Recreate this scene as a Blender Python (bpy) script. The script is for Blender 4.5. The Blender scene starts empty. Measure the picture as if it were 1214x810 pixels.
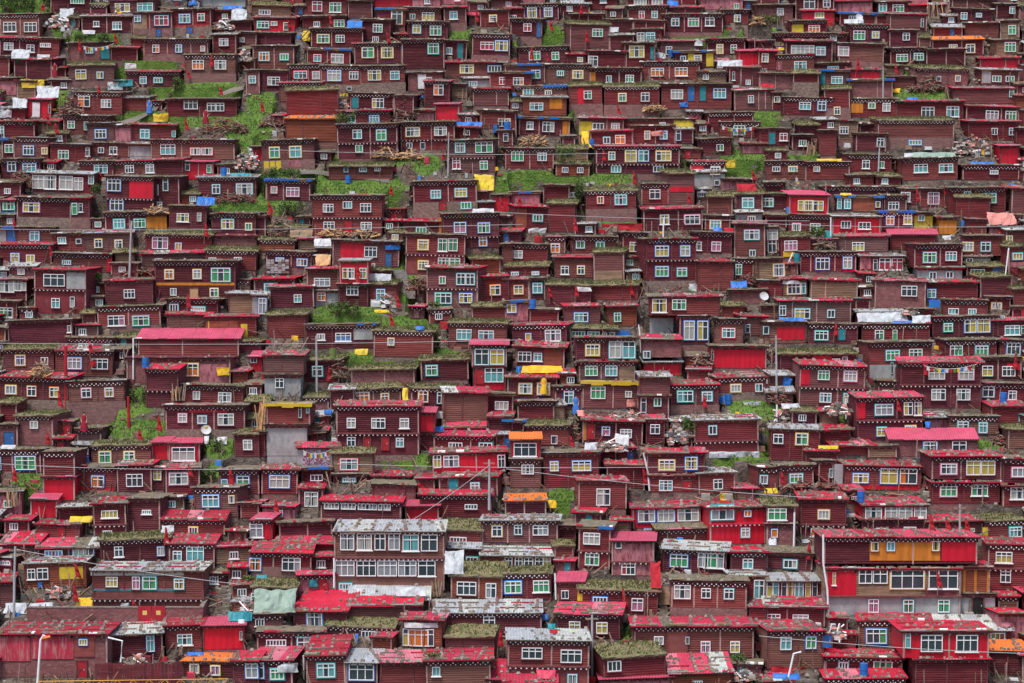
import bpy, math, random
from mathutils import Vector, Matrix
R = math.radians
rnd = random.Random(7)
scn = bpy.context.scene
COL = scn.collection

# ------------------------------------------------------------------ camera, light, exposure
F = 2738.0                      # focal length in photo pixels (photo is 1214 x 810)
PITCH = R(-4.5)
CAMZ = 62.0
cam_d = bpy.data.cameras.new('camera')
cam_d.sensor_width = 36.0
cam_d.lens = 36.0 * F / 1214.0
cam_d.clip_end = 3000
cam_d.clip_start = 1
cam = bpy.data.objects.new('camera', cam_d)
COL.objects.link(cam)
cam.location = (0, 0, CAMZ)
cam.rotation_euler = (R(90) + PITCH, 0, 0)
scn.camera = cam

world = bpy.data.worlds.new('World')
scn.world = world
world.use_nodes = True
wn = world.node_tree
SUN_EL, SUN_AZ = 64, 210        # azimuth clockwise from +Y (north)
sky = wn.nodes.new('ShaderNodeTexSky')
sky.sky_type = 'NISHITA'
sky.sun_disc = False
sky.sun_elevation = R(SUN_EL)
sky.sun_rotation = R(SUN_AZ)
sky.air_density = 1.0
sky.dust_density = 3.0
sky.ozone_density = 1.0
wn.nodes['Background'].inputs['Strength'].default_value = 0.112
wn.links.new(sky.outputs['Color'], wn.nodes['Background'].inputs['Color'])
sun_d = bpy.data.lights.new('sun', 'SUN')
sun_d.energy = 1.5
sun_d.angle = R(10)
sun_d.color = (1.0, 0.96, 0.9)
sun = bpy.data.objects.new('sun', sun_d)
COL.objects.link(sun)
az, el = R(SUN_AZ), R(SUN_EL)
to_sun = Vector((math.sin(az) * math.cos(el), math.cos(az) * math.cos(el), math.sin(el)))
sun.rotation_euler = (-to_sun).to_track_quat('-Z', 'Y').to_euler()
sun.location = (0, 0, 200)
scn.view_settings.view_transform = 'Standard'
scn.view_settings.look = 'None'
scn.view_settings.exposure = 1.1
scn.view_settings.gamma = 1.0
scn.view_settings.use_curve_mapping = False

# ------------------------------------------------------------------ projection of the hillside
CP, SP = math.cos(PITCH), math.sin(PITCH)
def at(px, py, Y):
    """world point seen at photo pixel (px,py) at distance Y along the ground axis"""
    u, v = (px - 607.0) / F, (405.0 - py) / F
    d = Vector((u, CP - v * SP, SP + v * CP))
    d *= Y / d.y
    return Vector((d.x, d.y, d.z + CAMZ))
def Yof(py):
    if py > 800: return 161.0 - (py - 800) * 0.105
    return 274.0 - 0.1775 * py + 0.0000453 * py * py
_tab = []
for k in range(-60, 141):
    y = k * 10.0
    yy = Yof(y)
    _tab.append((yy, at(607, y, yy).z))
_tab.sort()
def Zof(Y):
    if Y <= _tab[0][0]:
        return _tab[0][1] - (_tab[0][0] - Y) * 0.16
    if Y >= _tab[-1][0]:
        return _tab[-1][1] + (Y - _tab[-1][0]) * 0.4
    lo, hi = 0, len(_tab) - 1
    while hi - lo > 1:
        m = (lo + hi) // 2
        if _tab[m][0] <= Y: lo = m
        else: hi = m
    a, b = _tab[lo], _tab[hi]
    return a[1] + (b[1] - a[1]) * (Y - a[0]) / (b[0] - a[0])

# ------------------------------------------------------------------ materials
MATS = {}
def mat(name, col, rough=0.8, var=0.25, scale=(1.2, 1.2, 1.2), bump=0.0, bscale=12.0, col2=None, mix_lo=0.45, mix_hi=0.7, spec=0.3, metal=0.0, fine=0.0):
    """principled material: base colour broken up by stretched noise; optional second colour as worn patches (on logs also painted highlights)"""
    m = bpy.data.materials.new(name)
    m.use_nodes = True
    nt = m.node_tree
    N, L = nt.nodes, nt.links
    bs = N['Principled BSDF']
    bs.inputs['Roughness'].default_value = rough
    bs.inputs['Specular IOR Level'].default_value = spec
    bs.inputs['Metallic'].default_value = metal
    geo = N.new('ShaderNodeNewGeometry')
    mp = N.new('ShaderNodeMapping')
    mp.inputs['Scale'].default_value = scale
    L.new(geo.outputs['Position'], mp.inputs['Vector'])
    nz = N.new('ShaderNodeTexNoise')
    nz.inputs['Scale'].default_value = 1.0
    nz.inputs['Detail'].default_value = 6.0
    nz.inputs['Roughness'].default_value = 0.65
    L.new(mp.outputs['Vector'], nz.inputs['Vector'])
    rp = N.new('ShaderNodeValToRGB')
    lo = [max(0, c * (1 - var)) for c in col]
    hi = [min(1, c * (1 + var)) for c in col]
    rp.color_ramp.elements[0].position = 0.3
    rp.color_ramp.elements[1].position = 0.7
    rp.color_ramp.elements[0].color = (*lo, 1)
    rp.color_ramp.elements[1].color = (*hi, 1)
    L.new(nz.outputs['Fac'], rp.inputs['Fac'])
    out = rp.outputs['Color']
    if col2 is not None:
        n2 = N.new('ShaderNodeTexNoise')
        n2.inputs['Scale'].default_value = 2.3
        n2.inputs['Detail'].default_value = 8.0
        n2.inputs['Roughness'].default_value = 0.7
        L.new(mp.outputs['Vector'], n2.inputs['Vector'])
        mr = N.new('ShaderNodeMapRange')
        mr.inputs['From Min'].default_value = mix_lo
        mr.inputs['From Max'].default_value = mix_hi
        L.new(n2.outputs['Fac'], mr.inputs['Value'])
        mx = N.new('ShaderNodeMix')
        mx.data_type = 'RGBA'
        L.new(mr.outputs['Result'], mx.inputs['Factor'])
        L.new(out, mx.inputs['A'])
        mx.inputs['B'].default_value = (*col2, 1)
        out = mx.outputs['Result']
    L.new(out, bs.inputs['Base Color'])
    if bump > 0:
        n3 = N.new('ShaderNodeTexNoise')
        n3.inputs['Scale'].default_value = bscale
        n3.inputs['Detail'].default_value = 4.0
        L.new(geo.outputs['Position'], n3.inputs['Vector'])
        bp = N.new('ShaderNodeBump')
        bp.inputs['Strength'].default_value = bump
        bp.inputs['Distance'].default_value = 0.05
        L.new(n3.outputs['Fac'], bp.inputs['Height'])
        L.new(bp.outputs['Normal'], bs.inputs['Normal'])
    MATS[name] = m
    return m

LOGC = [(0.125, 0.016, 0.022), (0.155, 0.022, 0.026), (0.082, 0.013, 0.019), (0.175, 0.035, 0.035), (0.115, 0.023, 0.031), (0.150, 0.045, 0.038), (0.10, 0.016, 0.028), (0.20, 0.043, 0.039), (0.15, 0.052, 0.052), (0.17, 0.072, 0.056), (0.135, 0.062, 0.058)]
for k, c in enumerate(LOGC):
    mat('log%d' % k, c, 0.75, 0.35, (0.35, 0.35, 3.0), col2=(0.26, 0.11, 0.10), mix_lo=0.54, mix_hi=0.9)  # pale streaks: wear, plus log highlights painted into the colour
    mat('plaster%d' % k, tuple(min(1, x * 1.15 + 0.004) for x in c), 0.9, 0.25, (0.7, 0.7, 0.7), bump=0.4, col2=(0.21, 0.11, 0.105), mix_lo=0.56, mix_hi=0.8)
mat('redsheet', (0.43, 0.006, 0.022), 0.5, 0.18, (1.5, 1.5, 0.4), col2=(0.30, 0.02, 0.03), mix_lo=0.6, mix_hi=0.85)
mat('brick', (0.17, 0.062, 0.062), 0.95, 0.35, (1.6, 1.6, 4.0), bump=0.7, col2=(0.27, 0.16, 0.15), mix_lo=0.5, mix_hi=0.75)
mat('concrete', (0.27, 0.27, 0.27), 0.95, 0.25, (0.8, 0.8, 0.5), bump=0.3, col2=(0.16, 0.16, 0.16), mix_lo=0.5, mix_hi=0.75)
mat('wornred', (0.36, 0.025, 0.05), 0.7, 0.25, (2.5, 2.5, 0.35), col2=(0.36, 0.20, 0.19), mix_lo=0.5, mix_hi=0.68)
mat('tinpink', (0.44, 0.065, 0.115), 0.55, 0.2, (0.8, 0.8, 0.8), col2=(0.34, 0.12, 0.13), mix_lo=0.55, mix_hi=0.8)
mat('ochre', (0.42, 0.14, 0.015), 0.7, 0.25, (2.5, 2.5, 0.4))
mat('tanwood', (0.22, 0.14, 0.09), 0.9, 0.4, (0.4, 0.4, 4.0), col2=(0.12, 0.055, 0.045), mix_lo=0.5, mix_hi=0.75)
mat('rustlog', (0.21, 0.055, 0.03), 0.8, 0.35, (0.4, 0.4, 3.0), col2=(0.13, 0.04, 0.035), mix_lo=0.5, mix_hi=0.8)
mat('pinksheet', (0.33, 0.12, 0.14), 0.7, 0.3, (1.5, 1.5, 0.5), col2=(0.16, 0.03, 0.04), mix_lo=0.48, mix_hi=0.62)
mat('yellowsheet', (0.50, 0.36, 0.03), 0.7, 0.15, (1.5, 1.5, 1.5))
mat('stonebase', (0.20, 0.145, 0.12), 0.95, 0.5, (3, 3, 5), bump=0.9, bscale=7, col2=(0.11, 0.06, 0.055), mix_lo=0.45, mix_hi=0.65)
mat('mudbase', (0.17, 0.085, 0.08), 0.95, 0.35, (1.5, 1.5, 3), bump=0.7, bscale=8, col2=(0.24, 0.17, 0.14), mix_lo=0.5, mix_hi=0.75)
mat('post', (0.34, 0.22, 0.20), 0.85, 0.35, (3, 3, 1.0), col2=(0.15, 0.05, 0.05), mix_lo=0.5, mix_hi=0.7)
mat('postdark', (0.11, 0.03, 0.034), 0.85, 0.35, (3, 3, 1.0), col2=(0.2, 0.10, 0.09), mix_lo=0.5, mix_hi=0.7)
mat('white', (0.66, 0.66, 0.67), 0.55, 0.06)
mat('dot', (0.74, 0.71, 0.69), 0.7, 0.12)
mat('beam', (0.16, 0.085, 0.06), 0.9, 0.4)
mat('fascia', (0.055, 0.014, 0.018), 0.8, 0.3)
mat('glass', (0.030, 0.045, 0.055), 0.12, 0.3, spec=0.6)
for n, c in dict(b=(0.035, 0.14, 0.38), t=(0.04, 0.27, 0.30), r=(0.50, 0.015, 0.03), y=(0.58, 0.38, 0.12), p=(0.55, 0.18, 0.28), o=(0.58, 0.13, 0.02)).items():
    mat('case_' + n, c, 0.6, 0.12)
for n, c in dict(t=(0.10, 0.33, 0.34), g=(0.05, 0.28, 0.12), y=(0.42, 0.33, 0.08), o=(0.56, 0.16, 0.03), c=(0.36, 0.36, 0.33), p=(0.38, 0.15, 0.24), b=(0.10, 0.22, 0.45), w=(0.24, 0.26, 0.28), r=(0.35, 0.03, 0.06)).items():
    mat('curt_' + n, tuple(q * 0.8 for q in c), 0.25, 0.25, (8, 8, 0.7), spec=0.5)
mat('door_k', (0.012, 0.011, 0.011), 0.9, 0.2)  # near-black: shade of an open doorway painted as a flat slab
mat('door_b', (0.02, 0.10, 0.27), 0.6, 0.2)
mat('door_t', (0.015, 0.17, 0.20), 0.6, 0.2)
mat('door_R', (0.30, 0.012, 0.02), 0.6, 0.25)
mat('door_w', (0.62, 0.6, 0.6), 0.7, 0.2)
mat('door_O', (0.42, 0.24, 0.13), 0.8, 0.2)
mat('bluesheet', (0.02, 0.12, 0.40), 0.5, 0.15)
mat('tealsheet', (0.02, 0.19, 0.22), 0.5, 0.2)
for k, c in enumerate([(0.42, 0.016, 0.040), (0.37, 0.025, 0.055), (0.46, 0.045, 0.085), (0.28, 0.018, 0.032), (0.48, 0.14, 0.18)]):
    mat('tin%d' % k, c, 0.6, 0.28, (0.8, 0.8, 0.8), col2=(0.36, 0.13, 0.13), mix_lo=0.6, mix_hi=0.95)
mat('palet', (0.31, 0.33, 0.34), 0.5, 0.25, (0.8, 0.8, 0.8), col2=(0.28, 0.24, 0.22), mix_lo=0.5, mix_hi=0.75)
mat('palet2', (0.40, 0.43, 0.40), 0.5, 0.25, (0.8, 0.8, 0.8), col2=(0.30, 0.08, 0.08), mix_lo=0.55, mix_hi=0.7)
mat('orangetin', (0.66, 0.17, 0.035), 0.55, 0.15, (0.8, 0.8, 0.8), col2=(0.42, 0.16, 0.06), mix_lo=0.58, mix_hi=0.85)
mat('dirtroof', (0.165, 0.13, 0.105), 0.95, 0.5, (2, 2, 2), bump=0.9, bscale=9, col2=(0.12, 0.11, 0.05), mix_lo=0.45, mix_hi=0.6)
mat('sod', (0.165, 0.135, 0.07), 0.95, 0.4, (1.3, 1.3, 1.3), bump=0.9, bscale=14, col2=(0.095, 0.125, 0.03), mix_lo=0.48, mix_hi=0.68)
mat('stone', (0.16, 0.13, 0.11), 0.9, 0.45, (4, 4, 4))
mat('stonepale', (0.27, 0.24, 0.21), 0.9, 0.35, (4, 4, 4))
mat('plank', (0.20, 0.145, 0.11), 0.9, 0.45, (3, 3, 3))
mat('newwood', (0.46, 0.27, 0.13), 0.8, 0.3, (3, 3, 3))
mat('grey', (0.32, 0.32, 0.33), 0.6, 0.15)
mat('darkgrey', (0.07, 0.07, 0.075), 0.7, 0.2)
mat('redcloth', (0.30, 0.012, 0.020), 0.85, 0.25)
mat('silver', (0.36, 0.38, 0.40), 0.4, 0.3, (2, 2, 2), bump=0.5)
mat('whitecloth', (0.44, 0.44, 0.45), 0.8, 0.12, (2, 2, 2))
mat('salmon', (0.50, 0.20, 0.17), 0.8, 0.15)
mat('gold', (0.62, 0.36, 0.02), 0.7, 0.15)
mat('greytarp', (0.20, 0.27, 0.22), 0.6, 0.2)
mat('blade', (0.085, 0.155, 0.03), 0.8, 0.45, (0.5, 0.5, 0.5), col2=(0.20, 0.18, 0.07), mix_lo=0.45, mix_hi=0.7)
mat('leaf', (0.050, 0.085, 0.022), 0.8, 0.5, (2, 2, 2))
mat('twig', (0.10, 0.07, 0.05), 0.9, 0.3)
mat('skin', (0.42, 0.24, 0.17), 0.6, 0.05)
mat('hair', (0.015, 0.012, 0.01), 0.7, 0.05)
mat('robe', (0.22, 0.01, 0.025), 0.85, 0.15)
mat('bluecloth', (0.04, 0.16, 0.46), 0.85, 0.15)
mat('yellowpaint', (0.52, 0.26, 0.02), 0.5, 0.1)
mat('road', (0.13, 0.115, 0.10), 0.95, 0.3, (1, 1, 1), bump=0.4)
mat('steptone', (0.20, 0.185, 0.17), 0.95, 0.3, (2, 2, 2), bump=0.5)
mat('mosaic', (0.40, 0.36, 0.42), 0.8, 0.5, (3, 3, 3), col2=(0.20, 0.05, 0.10), mix_lo=0.48, mix_hi=0.52)

# ------------------------------------------------------------------ mesh builder
class MB:
    def __init__(s):
        s.v, s.f, s.m, s.mats = [], [], [], []
    def mi(s, name):
        if name not in s.mats: s.mats.append(name)
        return s.mats.index(name)
    def face(s, pts, m):
        b = len(s.v)
        s.v.extend([tuple(p) for p in pts])
        s.f.append(tuple(range(b, b + len(pts))))
        s.m.append(s.mi(m))
    def hexa(s, p, m):
        """p: 8 corners, bottom ring then top ring, counter-clockwise from above"""
        b = len(s.v)
        s.v.extend([tuple(q) for q in p])
        k = s.mi(m)
        for q in ((3, 2, 1, 0), (4, 5, 6, 7), (0, 1, 5, 4), (1, 2, 6, 5), (2, 3, 7, 6), (3, 0, 4, 7)):
            s.f.append(tuple(b + i for i in q))
            s.m.append(k)
    def box(s, x0, x1, y0, y1, z0, z1, m):
        s.hexa([(x0, y0, z0), (x1, y0, z0), (x1, y1, z0), (x0, y1, z0), (x0, y0, z1), (x1, y0, z1), (x1, y1, z1), (x0, y1, z1)], m)
    def slab(s, x0, x1, y0, y1, zf, zb, t, m):
        s.hexa([(x0, y0, zf - t), (x1, y0, zf - t), (x1, y1, zb - t), (x0, y1, zb - t), (x0, y0, zf), (x1, y0, zf), (x1, y1, zb), (x0, y1, zb)], m)
    def stone(s, c, r, m, rg):
        p = []
        for dz, k in ((-0.55, 1.0), (0.55, 0.72)):
            for a in (-2.36, -0.79, 0.79, 2.36):
                q = k * r * rg.uniform(0.8, 1.25)
                p.append((c[0] + q * math.cos(a) * 1.25, c[1] + q * math.sin(a), c[2] + dz * r * rg.uniform(0.7, 1.1)))
        s.hexa(p, m)
    def tube(s, pts, r0, r1, m, n=6):
        pts = [Vector(p) for p in pts]
        k = s.mi(m)
        rings = []
        for i, p in enumerate(pts):
            d = (pts[min(i + 1, len(pts) - 1)] - pts[max(i - 1, 0)]).normalized()
            a = d.cross(Vector((0, 0, 1)))
            if a.length < 1e-3: a = Vector((1, 0, 0))
            a.normalize()
            b = d.cross(a)
            r = r0 + (r1 - r0) * i / max(1, len(pts) - 1)
            base = len(s.v)
            for j in range(n):
                t = 2 * math.pi * j / n
                s.v.append(tuple(p + a * (r * math.cos(t)) + b * (r * math.sin(t))))
            rings.append(base)
        for i in range(len(rings) - 1):
            for j in range(n):
                j2 = (j + 1) % n
                s.f.append((rings[i] + j, rings[i] + j2, rings[i + 1] + j2, rings[i + 1] + j))
                s.m.append(k)
        s.f.append(tuple(rings[0] + j for j in range(n))[::-1]); s.m.append(k)
        s.f.append(tuple(rings[-1] + j for j in range(n))); s.m.append(k)
    def stick(s, a, b, w, m):
        s.tube([a, b], w, w, m, 4)
    def add(s, o, M):
        b = len(s.v)
        s.v.extend([tuple(M @ Vector(p)) for p in o.v])
        idx = [s.mi(n) for n in o.mats]
        s.f.extend([tuple(b + i for i in f) for f in o.f])
        s.m.extend([idx[i] for i in o.m])
    def build(s, name, parent=None, loc=None):
        me = bpy.data.meshes.new(name)
        me.from_pydata(s.v, [], s.f)
        for n in s.mats: me.materials.append(MATS[n])
        me.polygons.foreach_set('material_index', s.m)
        me.update()
        o = bpy.data.objects.new(name, me)
        COL.objects.link(o)
        if parent is not None: o.parent = parent
        if loc is not None: o.location = loc
        return o

def tag(o, label=None, cat=None, group=None, kind=None):
    if label: o['label'] = label
    if cat: o['category'] = cat
    if group: o['group'] = group
    if kind: o['kind'] = kind
    return o
def empty(name, loc, rz=0.0):
    o = bpy.data.objects.new(name, None)
    o.empty_display_size = 0.5
    COL.objects.link(o)
    o.location = loc
    o.rotation_euler = (0, 0, rz)
    return o

GREEN = [(25, 8, 60, 16), (75, 45, 30, 10), (110, 45, 40, 8), (60, 48, 18, 6), (160, 70, 60, 8), (70, 115, 12, 10), (150, 74, 40, 8), (230, 103, 60, 8), (245, 140, 60, 10), (165, 138, 40, 7), (295, 160, 30, 22),
         (310, 122, 20, 14), (345, 205, 30, 8), (420, 222, 70, 16), (350, 215, 60, 14), (325, 240, 30, 14), (440, 190, 60, 8), (505, 195, 20, 12), (545, 40, 16, 8), (655, 42, 16, 12), (635, 52, 30, 5),
         (720, 135, 70, 8), (830, 38, 40, 6), (900, 38, 26, 7), (880, 188, 30, 10), (630, 215, 60, 12), (720, 212, 50, 6), (735, 260, 40, 5), (790, 192, 30, 8), (275, 247, 40, 8), (1090, 110, 50, 9),
         (1080, 90, 40, 5), (910, 137, 20, 8), (985, 188, 60, 6), (1190, 55, 14, 8), (110, 245, 18, 6), (160, 330, 25, 8), (115, 488, 60, 10), (160, 475, 40, 14), (170, 510, 50, 12), (70, 488, 20, 6),
         (410, 372, 50, 10), (480, 385, 40, 10), (430, 427, 50, 9), (520, 422, 30, 8), (640, 488, 40, 7), (890, 485, 30, 14), (890, 540, 50, 6), (895, 560, 30, 6), (905, 488, 30, 8), (960, 478, 30, 8),
         (1160, 528, 30, 6), (500, 545, 60, 7), (40, 570, 30, 8), (260, 530, 20, 14), (245, 560, 20, 10), (60, 795, 60, 8), (100, 560, 14, 8), (745, 755, 12, 8), (665, 588, 20, 8), (480, 330, 16, 30), (1010, 498, 20, 8)]

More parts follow.
